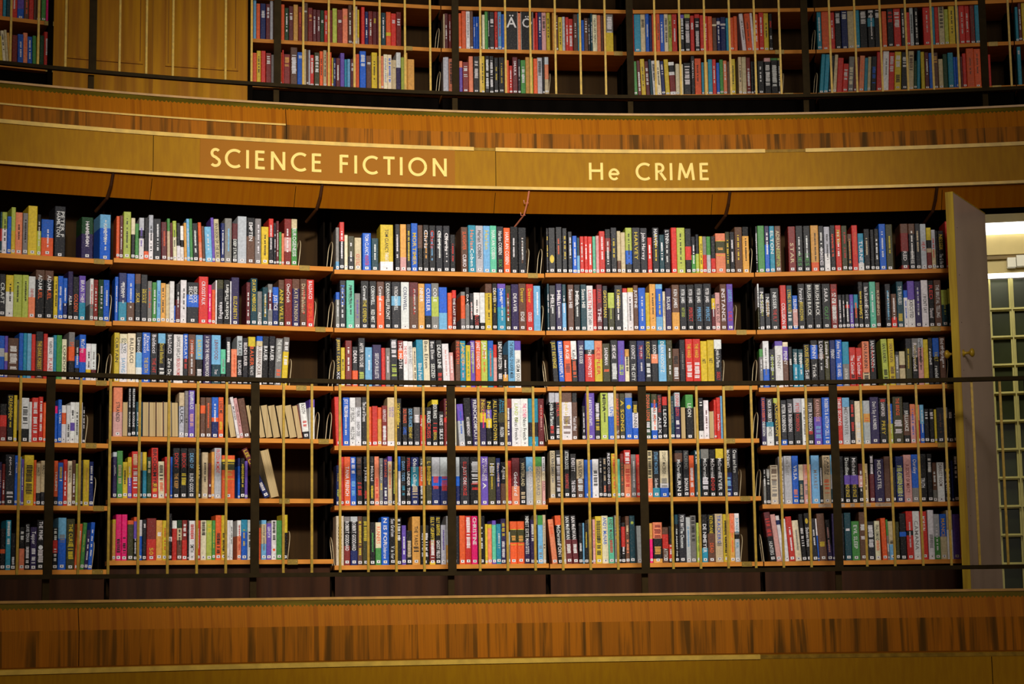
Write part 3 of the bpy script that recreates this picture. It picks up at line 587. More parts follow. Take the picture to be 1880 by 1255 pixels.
BOOKS = '''
%1 0
486 6.8 184 0 S T4r3T|494 21.1 185 0 S l4w xk|516 16.4 166 0 S b|533 18.2 209 0 S l5y|551 30.5 188 0 B s xk|583 21.3 186 0 S g xk|605 40 221 0 B y|645 17.5 185 0 S k4l xw|663 52.4 164 0 B b5o xw|721 48.1 228 0 B c w.PETER_F/HAMILTON.16|840 51.8 188 0 B E4V w.HAMILTON.17 xw|921 47.9 205 0 B u3b w.HAMILTON.26 xw
%1 1
13 14.7 192 0 S o|28 16.3 197 0 S m xw|45 33.2 215 0 B l xk|79 17.9 187 0 S i4k|97 16.3 163 0 S e|114 22.5 190 0 S G3c2w xv|137 20.1 191 0 S k8o|158 20.4 205 -1 S G4w xk|179 35.1 189 -2 B c xw|215 25.8 176 -3 S m xo|241 13.4 192 -3 S e3z|255 11.9 174 -3 S m|268 16.6 184 -4 S l4i xk|285 16.6 174 -4 S c6w|302 15 162 -4 S w4k2w|318 11.9 176 -5 S a|330 13.5 195 -6 S u xw|344 13.5 196 -7 S e|358 26.1 177 -7 S c xw|385 15.1 182 -8 S o5s|401 12 165 -8 S n|414 30.9 162 -8 S u xw|445 13.6 207 -10 S v|459 23.1 201 -10 S z k.INVASION_OF_THE_SEA.19|483 16.8 184 0 S B xw|500 32.7 207 0 B g xu|534 23.8 184 0 S m4k w.DEEP_STATE.49|559 41.3 219 0 B G|601 37.7 215 0 B k4n w.EMPTEN.15|639 28.2 212 0 S g xw|668 33.1 175 0 S y xk|702 21.9 214 0 S r4c xw|724 12.3 195 0 S c xw|737 12.3 205 0 S m xw|750 11.7 154 0 S e|762 11.3 148 0 S s|774 33.3 217 0 B R4p3R xw|808 26.9 218 0 S z2e w.EUROGENESIS.28
%1 2
11 16.1 200 0 S g8u|28 22 225 0 S r4k xw|51 15.5 165 0 S i|67 30.1 160 0 S d6k xw|98 31.7 154 0 S z r.ICE_COLD.59|135 39.9 176 0 B b w.TOM_CLANCY.06 r.HUNTER.69|177 33.5 154 0 S T xw|218 60.5 218 0 B y8w k.TOM_CLANCY.16 w.THREAT.68|288 23.8 223 0 S c xw|312 28.8 223 0 S a7p|342 20.6 224 0 S c xy|363 30.5 228 0 B b y.MORTIMER.29|394 24 220 0 S n5k|419 28.9 222 0 S k w.Chris.15 xa|448 32.2 221 0 B k r.Chris.15 xu|481 32.3 221 0 B c w.Chris.15 xw|514 32.3 220 0 B c w.Chris.16 xw|547 26.3 179 0 S k xr|600 32.4 217 0 B n o.SLAUGHTER.15 w.CURIO.69|633 35.8 225 0 B t s.Harlan.15 w.Coben.59|669 35.8 224 0 B G k.Harlan_COBEN.17|706 32.6 225 0 B u y.Harlan.15|739 31 227 0 B q w.HARLAN_COBEN.17|771 32.7 224 0 B c w.Harlan_COBEN.16 e.SIX.79|804 31 218 0 B o w.HARLAN_COBEN.18|835 37.8 224 0 B k xw|874 38.5 221 0 B c xn xw
%1 3
11 8.8 217 0 S k5c xy|20 34 219 0 B k y.O.59|55 30.7 222 0 B k xo|86 24.1 217 0 S k6c xy|113 20.9 200 0 S c xw|135 20.9 180 0 S b xw|156 14.3 172 0 S T5u|171 19.2 178 0 S r xw|191 17.6 178 0 S r xw|209 20.9 178 0 S r xw|231 14.3 178 0 S q|246 15.9 180 0 S p|262 27.5 202 0 S r xw|290 27.5 212 0 S k2R3c xw|318 29.2 220 0 S c xy|348 17.6 204 0 S z7n|366 20.9 197 0 S z|388 30.9 219 0 B l5b3c xk|419 39.2 219 0 B c y.HARVEY.17|459 34.2 219 0 B c w.John_Harvey.17|494 21 173 0 S r xw|516 32.6 219 0 B c w.HARVEY.04 xy|549 24.3 185 0 S T xw|574 28.2 212 0 S c w.LYNN.03 xw|607 26.6 220 0 S r|634 39.3 220 0 B l xk|674 29.4 215 0 S c4r3k|704 19.4 177 0 S c5e xw|724 16.1 188 0 S c5l|741 16.1 178 0 S y xk|757 19.4 178 0 S g5r|777 19.4 178 0 S e5G|797 21.1 178 0 S c6r|819 47.8 192 0 B s2d3s|867 21.1 200 0 S d xy|889 22.8 200 0 S c xw|912 36.1 222 0 B n xy|949 31.2 224 0 B k2a xk
%1 4
11 8.3 226 0 S k w.deception.15 xw|20 32.3 227 0 B e|53 22.4 225 0 S V4b xw|76 24 224 0 S t w.ELTON.16|101 29.5 224 0 S n z.ADRIAN.15 l.REDEMPTION.59|164 35.5 220 0 B R z.STAR.39|200 35.5 223 0 B k xw e.LIES.69|236 33.8 222 0 B k xw e.LIES.69|271 37.1 223 0 B a8o xk|308 25.6 219 0 S c xw w.IN_DARKNESS.59|335 27.2 216 0 S G6w xk|362 25.6 221 0 S k xr xo|389 27.2 222 0 S r y.MARTIN.14 xw|416 27.2 218 0 S d xr|444 20.7 178 0 S n2k xa|466 27.2 220 0 S r xo|493 27.2 179 0 S t8w w.TURNER.29|521 28.8 200 0 S k xz|551 19 196 0 S k|570 22.3 199 0 S k xw|593 31.5 222 0 B b xw|626 33.1 221 0 B d xy|695 36.9 222 0 B n2R4k3R w.RED.68|733 30.4 221 0 B n2c7 xw w.ON_THE_RISE.69|764 23.8 221 0 S c xz|788 27.1 218 0 S G5 r.HEAT.46|816 22.2 199 0 S y3k2z1R|839 18.9 189 0 S G5z xr|858 10.8 185 0 S k|870 28.7 184 0 S k y.NESSER.15 w.The_G_file.69|907 11.4 229 0 S r
%2 0
487 27.5 186 0 S c w.CRAFT.27|515 32.9 184 0 B y4w xk|549 37.2 189 0 B! l xk|586 26.3 188 0 S! l xk|613 29.4 184 0 S w5s w r.DARWIN.35|643 40 215 0 B n2k w.ADAM.14 o.UEL.46|684 38 215 0 B n2k w.ADAM.14 o.UEL.46|723 18.2 191 0 S y xk|741 22.1 193 0 S b xw|764 19.2 186 0 S b6B xw|784 22.2 216 0 S V6k w.ALBA.57|807 26.9 194 0 S c o.GOLDEN.48|834 28.5 200 0 S v6t w.BRAIN_THIEF.16|882 16.3 190 0 S w6g xr|899 19.4 186 0 S R xr xw|919 22.6 187 0 S E xw|942 26.9 188 0 S b xw
%2 1
11 15.7 200 0 S! b xw|28 36 219 0 B B6t w.TERRY.25 xw|64 34.6 217 0 B b6n xw|100 25.5 217 0 S n2c y.SCAR.46|126 30.1 215 0 B c y.THE_PATH_OF/BEARS.36|156 19.4 187 0 S g xo|176 19.4 181 0 S e xw|196 17.9 190 0 S u xb|215 21.1 180 0 S a xk|237 16.4 176 0 S z|254 21.1 189 0 S w|275 5.6 79 0 S b|282 19.6 179 0 S k4m xw|302 27.4 196 0 S w xk|330 54 187 0 B c3b3c w.BEDROCK/SECRET.15|384 43.3 216 0 B r w.CROSSTALK.16|428 15.1 180 0 S P xw|444 15.1 158 0 S o|460 6.3 201 0 S w|467 28.7 204 0 S! d2c w.Engelska.59|496 29.4 204 0 S! k w.Deckare/Thrillers.19|526 5.7 199 0 S w|532 36.3 218 0 B V y.ELIZABETH.49|601 18.5 198 0 S m xw|620 31.2 217 0 B T y.DAVID_AMBROSE.07|652 21.7 158 0 S g r2 w.ALEX.69|674 25 177 0 S T xy xw|700 21.8 194 0 S g2m4g xw|722 26.7 180 0 S b4B w.JUSTICE.26|749 26.7 215 0 S n2d y.ANN_WILL.29|777 34.8 220 0 B R w.OneCrack.15|812 34.9 221 0 B n2V z.KATE_ATKINSON.29|848 31.7 222 0 B n z.David_Baldacci.17 xr|880 34.4 221 0 B r w.BALDACCI.04 o.SIMPLE.59
%2 2
11 18.3 169 0 S b2g xw|29 28.3 224 0 B c b.NICCI.15 xw|60 36.4 225 0 B q k.PATRICIA.15 xk|97 26.8 164 0 S g xv|125 39.7 223 0 B k w.Cornwell.14 y.THE_DEFEND.49|165 34.9 222 0 B k w.CORNWELL.15 w.RED_MIST.69|201 35 221 0 B n3o k w.Cornwell.14 xw|236 33.4 222 0 B k w.CORNWELL.05 w.FRONT.58|270 43.2 222 0 B c3u2c w.PATRICIA.13 w.CORNWELL.36|314 38.4 221 0 B w B.CORNWELL.16|353 41.7 220 0 B m3n xw xr|395 30.4 216 0 B a w.NINER.14|426 30.4 215 0 B b7k w.CUSSLER.16|457 35.4 219 0 B g2l3g2 w.COLE.14|493 38.7 201 0 B! b6u|533 20.7 174 0 S o|554 19.6 187 0 S r2m w.THE_LAST_TIME.29|596 20.8 181 0 S g1o6g|617 19.1 201 0 S k4g w.DAY.15|637 19.2 174 0 S c xw xp|656 29.1 177 0 S w6k r.BLOOD.69 xk|686 24.2 178 0 S w8k|711 32.4 220 0 B n2y xk|744 24.2 222 0 S k w.DEAVER.14 xy|769 39.2 221 0 B v1b4t w.Deaver.14 xw|808 25.9 214 0 S d xw xr|835 35.9 220 0 B V w.DEAVER.26|871 36 224 0 B n y.Deaver.14 w.EDGE.68|908 34.4 223 0 B r y.Deaver.14 w.CROSSES.68|943 32.8 215 0 B! u xw
%2 3
11 8.9 225 0 S T xw w.Hill.24|21 30.6 218 0 B c w.HILL.25 xw|52 29 225 0 S V w.HILL.15 xw|82 19.1 223 0 S T4u xw|108 29 221 0 S n w.Susan_Hill.15|138 30.6 221 0 B k w.HILL.15 xw|169 28 221 0 S T w.Susan_Hill.15|198 30 216 0 S w r.LISBETH.15 k.IN_THE_DARK.59|228 15.9 199 0 S r|245 27.4 221 0 S m r.PARKER.14 w.THE.58|273 24.1 214 0 S c y.GHOSTMAN.17|298 30.7 181 0 S l4d xl|329 39 217 0 B c y.KRISTEN.15 xw|369 22.5 204 0 S r1w|392 27.5 205 0 S y1w xk|420 22.5 217 0 S n w.JUSTINE.15|443 34.1 205 0 B b xw|478 19.2 182 0 S y|497 29.2 223 0 S a xk|527 32.5 223 0 B u1b6u xy|560 12.6 188 0 S i xk|573 27.5 202 0 S V w.BOLANS.25|604 35.8 220 0 B n6a w.KEN_JAMES.15|640 34.2 220 0 B c w.PETER_JAMES.14 l.NOT_DEAD.57|675 35.9 220 0 B k w.PETER_JAMES.14 r.PERFECT.58|712 40.9 223 0 B c w.PETER_JAMES.14 u.PERFECT.58|753 39.2 224 0 B c w.PETER_JAMES.14 u.PERFECT.58|793 17.7 172 0 S c1y3m xw|811 22.7 182 0 S p k.BLACK_OUT.38|834 31 222 0 B n w.INSTANCE.18|866 29.3 222 0 S v u.JAMES/BRIAN.14 r.LIES.68
%2 4
11 6.9 223 0 S w5d xk|18 25.6 204 0 S c w.NESSER.16 xl|45 25.6 175 0 S c w.NESSER.16 xa|71 41.9 201 0 B k w.NESSER.15 r.THE_FLY.58|118 28.8 214 0 S r w.COLLISION.49|148 27.2 212 0 S T y.LYING_IN_WAIT.16 w.x.68|175 23.9 163 0 S b4p5b w.SILENCE.15|200 35.3 219 0 B k w.Paretsky.14 y.BREAKDOWN.48|236 38.6 219 0 B k w.BRUSH_BACK.07|275 36.9 218 0 B k w.BRUSH_BACK.07|313 41.8 216 0 B k w.SARA.14 e.OUT.58|355 32 214 0 B R w.x r.SAVE.15 w.KENNEDY.69|388 19.6 163 0 S c xw|408 15 163 0 S c xw|424 18.9 163 0 S c3r1c xw|443 18.9 162 0 S v w.Last.59 xu|463 20.6 162 0 S t4c xo|484 23.8 222 0 S k xy y.LAST.58|508 28.7 218 0 S c w.Ian_Rankin.15 w.Exit.58|538 28.7 221 0 S q xw|567 20.5 217 0 S n z.RUNNING.18|611 27 210 0 S c xw xu|638 25.4 161 0 S n7r xw|664 31.9 219 0 B T w.THE_TRAVELERS.15 y.x.79|697 18.9 177 0 S b2w xb|716 33.5 221 0 B v4w k.EXECUTED.48|750 30.2 219 0 B V xv xw|781 31.8 224 0 B w k.I_WON'T_SAY.37|814 27 222 0 S k r.RED.14 w.Diamond.68|841 33.4 223 0 B n w.THE_BRUTAL_TELLING.18|875 28.6 176 0 S l4T xl|905 15.6 181 0 S l4T
%3 0
493 23 182 0 S b3G2b|516 14.2 182 0 S v4z2v|531 45.3 174 0 B! n w.x|577 18.7 197 0 S! b|596 15.8 198 0 S! t|613 18.8 198 0 S! u|632 17.3 195 0 S! r|650 32.3 208 0 B c2n y.THE_DARK_FOREST.28|683 17.4 199 0 S! r|701 25 184 0 S w k.KAREN_LORD.14 r.PLANET.59|727 13 195 0 S! t|740 23.6 196 0 S! e|764 20.6 179 0 S i k.LONDON.19|793 26.7 212 0 B g3o3c o.SPACE.25|820 19.2 178 0 S c4b3c xw|840 28.4 203 0 B b3P3b w.McCaffrey.14|869 22.3 164 0 S w7y2w xk|892 22.4 164 0 S w7m1w xg
%3 1
11 23.3 220 0 B y k.CURTAIN.16|35 34.4 216 0 B i2w T.DAVID/BALDACCI.14 u.SAVING.58|70 36 219 0 B i k.BALDACCI.16|107 26.9 223 0 B c4u3w w.Linwood.14|134 36.2 224 0 B b w.David/Baldacci.04 y.THE_SIXTH.58|171 33.2 223 0 B c w.Baldacci.04 r.THE_HIT.58|205 33.3 223 0 B u2k y.David_Baldacci.26 w.x.79|239 34.9 224 0 B k w.BALDACCI.04 w.Zero_Day.59|274 42.7 220 0 B w k.LINWOOD_BARCLAY.05 r.BROKEN_PROMISE.59|317 21.1 223 0 S b5c2c w.BARCLAY.05 r.x.57|339 33.6 222 0 B n o.GOODNE.14 xw|373 32.1 221 0 B u5k y.BARCLAY.15 w.x.79|406 36.9 222 0 B V w.A_TAP_ON_THE_WINDOW.06 w.LINWOOD.69|444 41.7 222 0 B u6T R.LINWOOD.15 w.Trust.78|486 22.9 159 0 S q7k xg|509 23 215 0 S c w.x.16|533 26.2 161 0 S s8n xo|560 24.6 222 0 S G4k k.BAUER.14 w.BLACKLANDS.58|585 24.7 213 0 S c w.BELINDA_BAUER.16|610 32.7 219 0 B y2k o.BAUER.26 w.THE_FACTS.68|644 28 223 5 B b1z1w n.RUBBERNECKER.28|672 29.6 224 5 B c2k w.BAUER.25|702 28.1 225 6 B c2k w.BAUER.25|731 31.3 216 9 B g w.THE_BEAUTIFUL.05 o.x.68|763 26.6 222 12 S g3y w.x.16
%3 2
11 22.7 224 0 B c y.JEFFERY_DEAVER.07 w.XO.79|34 18.6 180 0 S y k.MORSE.36|54 31.4 213 0 B R xw|86 26.6 184 0 S c6o w.DEAN.14|113 33.1 225 0 B c w.AFTER_YOU_DIE.16 l.x.79|146 33.1 183 0 S u xw|180 41.2 195 0 B V3V w.SEITLICH_BULLETS.28|222 18.7 181 -1 S r|241 22 180 -1 S g xw|264 34.9 223 -2 B c w.x.04 l.x.58|299 25.3 215 -2 S R2o2k w.THE_MOTH.06|325 22.1 213 -3 S w r.THE_RED_COFFIN.15|348 22.1 212 -4 S w g.SIBERIAN_RED.15|371 15.6 184 -4 S i k.x.08|387 31.9 220 -5 B t w.Blind_Faith.59|419 30.3 220 -5 B i k.Ben_Elton.06|450 30.3 219 -6 B c w.Ben_Elton.04 w.SEIZED.58|481 28.7 219 -7 S k w.DEAD_LINE.16 r.x.79|511 32 203 -8 B w xp|543 19 162 -6 S p w.x.16|568 22.3 220 0 S n2R2n o.IN_DEATH.05|591 25.6 218 -1 S t y.JANET.05 xp|617 22.3 197 -1 S y xe|640 22.4 220 -2 S v w.JANET_EVANOVICH.05 xl|663 25.7 221 0 S o w.JANET_EVANOVICH.06|689 30.6 221 0 B l w.JANET.04 xo|721 25.7 220 0 S b2t xo|747 17.5 202 0 S r3p6r|765 27.4 220 0 S k w.LINDA_FAIRSTEIN.06 w.x.79|793 24.2 156 0 S k6a xw|818 30.8 222 0 B u k.THE_SPINNING_OF_KASPER_MEIER.08|849 29.2 221 0 S v2w k.PILGRIM_SOUL.49
%3 3
35 27.2 218 -13 S k y.JUST_REVENGE.06|63 25.6 216 -9 S b w.KELLERMAN.05 w.DEEPLY.58|89 33.8 216 -6 B o w.RAGE.14 m.x.57|123 27.2 216 -6 S w4c k.Kelly.24 o.x.48|151 32.2 218 -1 B V w.THE_SEX_KODE.15|184 45.3 218 0 B u2k1r w.THE_HYPNOTIST.28|230 37.1 217 0 B s4y r.KEPLER.18|268 37.1 204 -1 B d w.SANDMAN.15 o.x.67|305 35.5 219 0 B c w.SIEGE.14 w.x.59|341 32.3 217 0 B v l.x.58 xb|374 20.8 177 0 S a2i k.x.26|396 35.6 217 0 B c w.KOONTZ.14 w.THE_CITY.59|432 37.2 217 0 B B r.THE_WIDOW.14 xw|470 29 217 0 S c y.KOONTZ.04 w.x.58|499 32.3 218 0 B c3s2c w.KOONTZ.14|532 37.3 218 0 B t1u2u w.DEAN_KOONTZ.07|570 29.1 218 0 S d xw|600 32.4 178 0 S n k.x.24 w.x.58|633 27.4 220 0 S c xg|661 35.1 223 0 B r y.THE_HARD.14 w.x.59|696 36.4 223 0 B r y.THE_HARD.14 w.x.59|733 30.8 213 0 S y k.NET.45|765 32.5 218 0 B y k.NET.45|798 35.8 220 0 B w2c w.Lynda_La_Plante.26 r.DEADLY.79
%3 4
11 16.6 185 0 S e2g xw|28 28.7 222 0 S w6b xg|57 27.1 182 0 S c G.x.26 xl|85 36.8 221 0 B v1w g.PENNY.36|122 25.4 216 0 S i1v3n w.PENNY.25|148 18.9 193 0 S k w.x.35|168 23.8 182 0 S T4t w.PENNY.14 xw|192 25.4 180 0 S T4t w.PENNY.14 xw|218 31.9 203 0 B k y.LOUISE_PENNY.06 w.Still.68|251 35.1 221 0 B k1b3k w.PENNY.14 w.Trick.58|287 30.3 222 0 B k3n1k w.LOUISE.04 xw|317 23.8 218 0 S d w.Louise_Penny.06|342 27 220 0 S B w.PENNY.24|369 30.2 221 0 B b w.Anne_Perry.04 w.THE_ANGEL.58|400 31.8 211 0 B t5g w.LIE_IN_THE_DARK.69|433 30.2 185 0 S r w.The_Catcher.27 k.x.79|464 28.6 182 0 S r w.The_Catcher.27 k.x.79|493 33.4 211 0 B s7z k.IAN_RANKIN.06 k.x.79|527 31.8 219 0 B k w.IAN_RANKIN.06 xr|588 28.5 221 -7 S l k.IAN_RANKIN.15 k.x.69|618 28.5 221 -4 S y n.IAN_RANKIN.15 n.x.69|647 18.8 161 0 S c1g xw|666 26.9 161 0 S z4n1z|694 30.1 221 3 B c2d xy|724 28.5 221 3 S g4k w.Ruth_Rendell.17 xy|753 25.3 221 2 S G2p k.ruth_rendell.05 xk|779 22 215 1 S y|802 20.4 222 0 S c w.rendell.26|823 30.1 221 0 B b4k y.VAULT.35 w.rendell.69|854 28.4 224 0 S n w.End_of_Spring.05 xw
%4 0
502 30.2 163 0 S k3r3R|533 27.4 204 0 B k y.DREADFUL.05 xy|561 14.2 202 0 S y|593 33.5 192 0 B w7k k.x.26|627 11.3 175 0 S w|639 27.7 194 0 S r w.x.18|668 18.8 199 0 S r w.x.18|687 12.8 173 0 S o|700 17.4 182 0 S r|718 17.4 186 0 S w xk|736 14.4 161 0 S P2b|751 15.9 189 0 S b w.ULTIMA.26|768 19 165 0 S w2o3w|788 17.5 165 0 S w k.x.59|806 19.1 180 0 S w5v2w k.x.24|825 20.6 180 0 S! w xk|847 11.5 180 0 S w k.x.27|859 11.6 162 0 S k w.x.16
%4 1
11 40.7 218 0 B s5p k.STRANDED.37|52 23.7 157 0 S #w|76 14.6 219 0 S k w.BILLINGHAM.04 w.BLOODLINE.58|92 17.6 219 0 S k w.BILLINGHAM.04 w.BLOODLINE.58|110 28.3 155 0 S T w.x.37|139 29.9 158 -1 S #v|169 31.5 159 -1 S #n|201 31.6 159 -2 S #p|234 34.7 160 -3 S #w|269 31.7 159 -3 S #k|301 24.1 201 0 S z3G k.LUCK.37|326 16.4 209 0 S g k.x.67|343 27.3 211 0 S v w.BENJAMIN_BLACK.04 p.x.58|371 24.2 155 0 S #k|396 22.7 181 0 S n2o2n|419 27.4 181 0 S n xo|447 30.6 183 0 S b5o1B xw|478 22.8 184 0 S o k.LOVE_ME.14 y.x.68|531 29.2 154 -26 S #g|561 15.1 187 -33 S w k.MURDER.26|576 15.1 182 -32 S p xn|592 30.9 180 -29 S n xn|624 18.3 153 -26 S #c|643 21.5 152 -26 S #k|665 27.9 151 -26 S #c|693 32.7 154 -27 S #c|727 34.4 154 -28 S #n|762 37.7 154 -28 S #c|800 36.2 155 -28 S #k|837 26.6 155 -26 S #r|864 29.9 164 -19 S w8c k.BOOTH.03 r.x.57|894 23.5 182 0 S v2w xv
%4 2
11 32 224 -9 B r w.x.9|43 29.7 222 0 B b w.JOY_FIELDING.04 xw|74 26.5 222 0 S w k.JOY_FIELDING.25 k.WILD_ZONE.69|101 26.5 223 0 S g2w k.JOY_FIELDING.24 k.SHADOW_CREEK.58|128 26.6 224 0 S k w.The_Law_of_Dreams.15|155 20.2 181 0 S o|176 26.6 183 0 S r|203 18.6 178 0 S o3a|222 25.1 186 0 S R w.KEN_FOLLETT.14 w.x.59|248 34.8 224 0 B z9w v.FORSYTH/THE_FIST_OF_GOD.24|283 31.6 219 0 B k y.DICK_FRANCIS.15 xy|316 25.2 176 0 S k o.DICK_FRANCIS.04 b.GAMBLE.57|341 26.8 176 0 S k u.DICK_FRANCIS.05 y.DEAD_HEAT.58|369 30.1 179 0 S g4c w.x.24|400 26.9 179 0 S k2r w.Damage.35|427 26.9 179 0 S k w.FRANCIS.14 r.CRISIS.48|455 30.2 215 0 B y1k w.DICK_FRANCIS.14 r.x.57 y.REFUSAL.79|485 25.4 160 0 S k w.FRANCIS.14 w.SILKS.58|511 35.1 220 0 B m4r1R y.TANA.04 xw|547 22.2 221 -1 S i xk|582 28.7 195 -11 S v4G xb|611 35.3 223 -11 B k w.NICCI_FRENCH.46 w.BLUE_MONDAY.58|647 32.1 221 -9 B V w.FRENCH.04 w.COMPLICIT.49|680 28.9 221 0 S n3y2V y.Nicci.03 xP|709 27.3 213 0 S k2v2y2k y.Nicci.04 xw|737 28.9 220 0 S k y.ALL_FALLS_DOWN.09|766 33.9 222 0 B k3d2k t.Nicci/French.03 w.FROZEN.68|801 29 221 0 S R2V xw|831 43.9 222 0 B w l.LAND_OF.15 k.Nicci_French.49|875 34 223 0 B w P.THE_OTHER.14 k.Nicci_French.49|910 45.7 223 0 B t5c3t xu|956 29 223 0 B m r.NICCI.24 xp
%4 3
11 27.6 222 0 B G2k w.Lynda_La_Plante.27 r.x.79|39 30.4 221 0 B G2k r.LYNDA.25 w.x.79|70 48.3 221 0 B n2w y.Lynda_La_Plante.27 n.x.59|119 25.5 221 0 S k2n w.Twist_of_Mind.58|165 17.4 159 0 S k w.x.9 xw|183 41.9 219 0 B v w.LARSSON.14 w.THE_HORNETS.47|225 27.2 176 0 S k w.x.05 y.x.48|253 35.4 220 0 B l k.MIRA.04 xk|289 32.1 220 0 B w5b b.UNTIL_THEY.39|322 20.7 217 0 S n o.ANNE_CARRE.17 w.Tic.89|343 25.6 217 0 S d y.A_SONG.19|369 33.8 218 0 B g1b2b y.*.24|403 27.2 180 0 S k3w4b k.RUNNER.37 y.x.13|431 32.2 180 0 S k|464 27.3 216 0 S E o.DONNA_LEONE.06 w.x.69|492 28.9 213 0 S d2b1w5b m.DONNA_LEON.26 xo|521 22.4 211 0 S c r.LEMAITRE.04 w.ALEX.59|544 24 200 0 S r2k w.LEON.37|582 20.7 203 0 S T k.LEON.14 xg|603 25.7 219 0 S G3V r.DONNA_LEON.05 w.x.68|630 24.1 153 0 S #c|654 37.2 209 0 B e3k w.LEON.25|692 24.1 155 0 S #k|717 22.4 194 0 S c1k7w w.x.12|740 24.1 182 0 S w xm|764 24.1 133 0 S #w|789 10.9 184 0 S r|801 19.2 195 0 S! r w.Sons_of_Treachery.48|820 9.3 202 0 S! u
%4 4
11 22.1 228 0 B V o.KARIN_ROBERTS.05 w.OBSESSION.58|34 35.1 223 0 B k5t1w w.NORA_ROBERTS.05 k.WITNESS.68|69 31.8 223 0 B l1k y.ROBINSON.18|102 28.6 213 0 S c7b1 w.PETER_ROBINSON.17|131 30.2 217 0 B c w.PETER_ROBINSON.17|162 38.3 220 0 B G3k r.PETER_ROBINSON.17|201 23.7 220 0 S w xg|225 31.8 220 0 B k w.PETER_ROBINSON.17 r.x.78|257 36.6 219 0 B n4v p.KAREN_ROSE.05 u.x.69|295 43.1 222 0 B b w.ROBERTS_&_ASTROM_CELL_8.09|338 25.3 220 0 S b w.x|364 25.3 222 0 S r w.THREE_SECONDS.06|390 34.9 220 0 B u2G g.MIDWINTER.28|426 22 208 0 S k r.x.14 r.x.57|448 31.7 203 0 B i t4a2t w.x.59|481 5.9 204 0 S t|487 31.7 204 0 B G3a2G o.x.45|519 41.3 220 0 B V w.Don't_Say_A_NUMBER.17|561 38.1 215 0 B k w.SANDFORD.14 y.PREY.58 r.x.01|600 23.6 187 0 S b5l xw|624 47.7 219 0 B d o.THE_BRIDGE.04 w.x.58|672 31.6 192 0 S k3n5k w.BRILLIANCE.27|705 23.5 184 0 S s3p xb|729 20.3 180 0 S s4r xr|750 18.7 180 0 S u5b xw|769 21.9 160 0 S k w.x.13|792 23.5 160 0 S k w.x.13|816 10.7 157 0 S y|827 34.8 165 0 S c xn|862 17.1 166 0 S g3c|880 23.5 159 0 S k w.x.13|904 18.7 159 0 S k w.x.13
%5 0
505 11.1 185 0 S V xp|517 12.6 177 0 S R w.x.48|530 40.5 218 0 B c w.2_3_1_2.04 w.x.79|571 14.1 215 0 S b w.CYBER.14|586 12.7 209 0 S u|599 11.2 200 0 S v xw|611 40.8 217 0 B y k.x.28|652 9.8 196 0 S o|663 18.7 182 0 S z7c k.HALO.13|682 23.2 194 0 S z7c k.HALO.13|706 17.3 194 0 S n w.x.15|724 14.3 195 0 S k w.x.15|739 17.3 195 0 S o8c w.TRIUMPH.27|756 21.9 187 0 S b y.x.14 w.x.45|779 17.4 201 0 S r xw|797 19 195 0 S i k.THE_SUNDIAL.15|817 16 199 0 S n w.x.38|833 11.5 184 0 S l|850 14.5 198 0 S c|865 26.7 201 0 S y xa|892 19.1 194 0 S B w.x.15
%5 1
14 17.5 203 0 S G1V2V w.CHASE/BRANDON.17|32 25 208 -1 S e z.x.37|57 22 159 -1 S y xk|80 17.5 181 -2 S y5v xw|98 29.7 206 -3 B r z.x.04 w.x.48|128 14.6 204 0 S g4k|144 17.6 204 -1 S y4t|162 20.7 182 -1 S E z.x.14|183 29.9 223 -2 B r7r k.BROOKMYRE.08 y.x.79|214 26.9 163 -3 S i k.x.15 o.x.58|241 23.9 184 0 S r|266 8.6 184 0 S b|275 33.2 223 0 B k r.DON'T.14 a.THE_KEEP.58|309 31.7 223 0 B k r.BROOK.14 y.x.58|341 36.4 223 0 B k5c u.DEAD_OF.14 w.BLIND_GODS.59|378 22.6 222 0 S k z.x.36|406 27.3 206 0 S z xk|434 13.4 158 0 S m w.x.67|447 13.4 208 0 S a|461 32 226 0 B G r.FROZEN_MOMENT.05|494 58 193 0 B o1y0d2o|567 10.4 182 0 S B2b|578 19.8 181 0 S k y.ENCORE.25 xy|598 13.5 169 0 S v|688 26.3 243 -105 S m4y1B y.LEE_CHILD.05 w.x.79|715 40.6 223 -51 B #z
%5 2
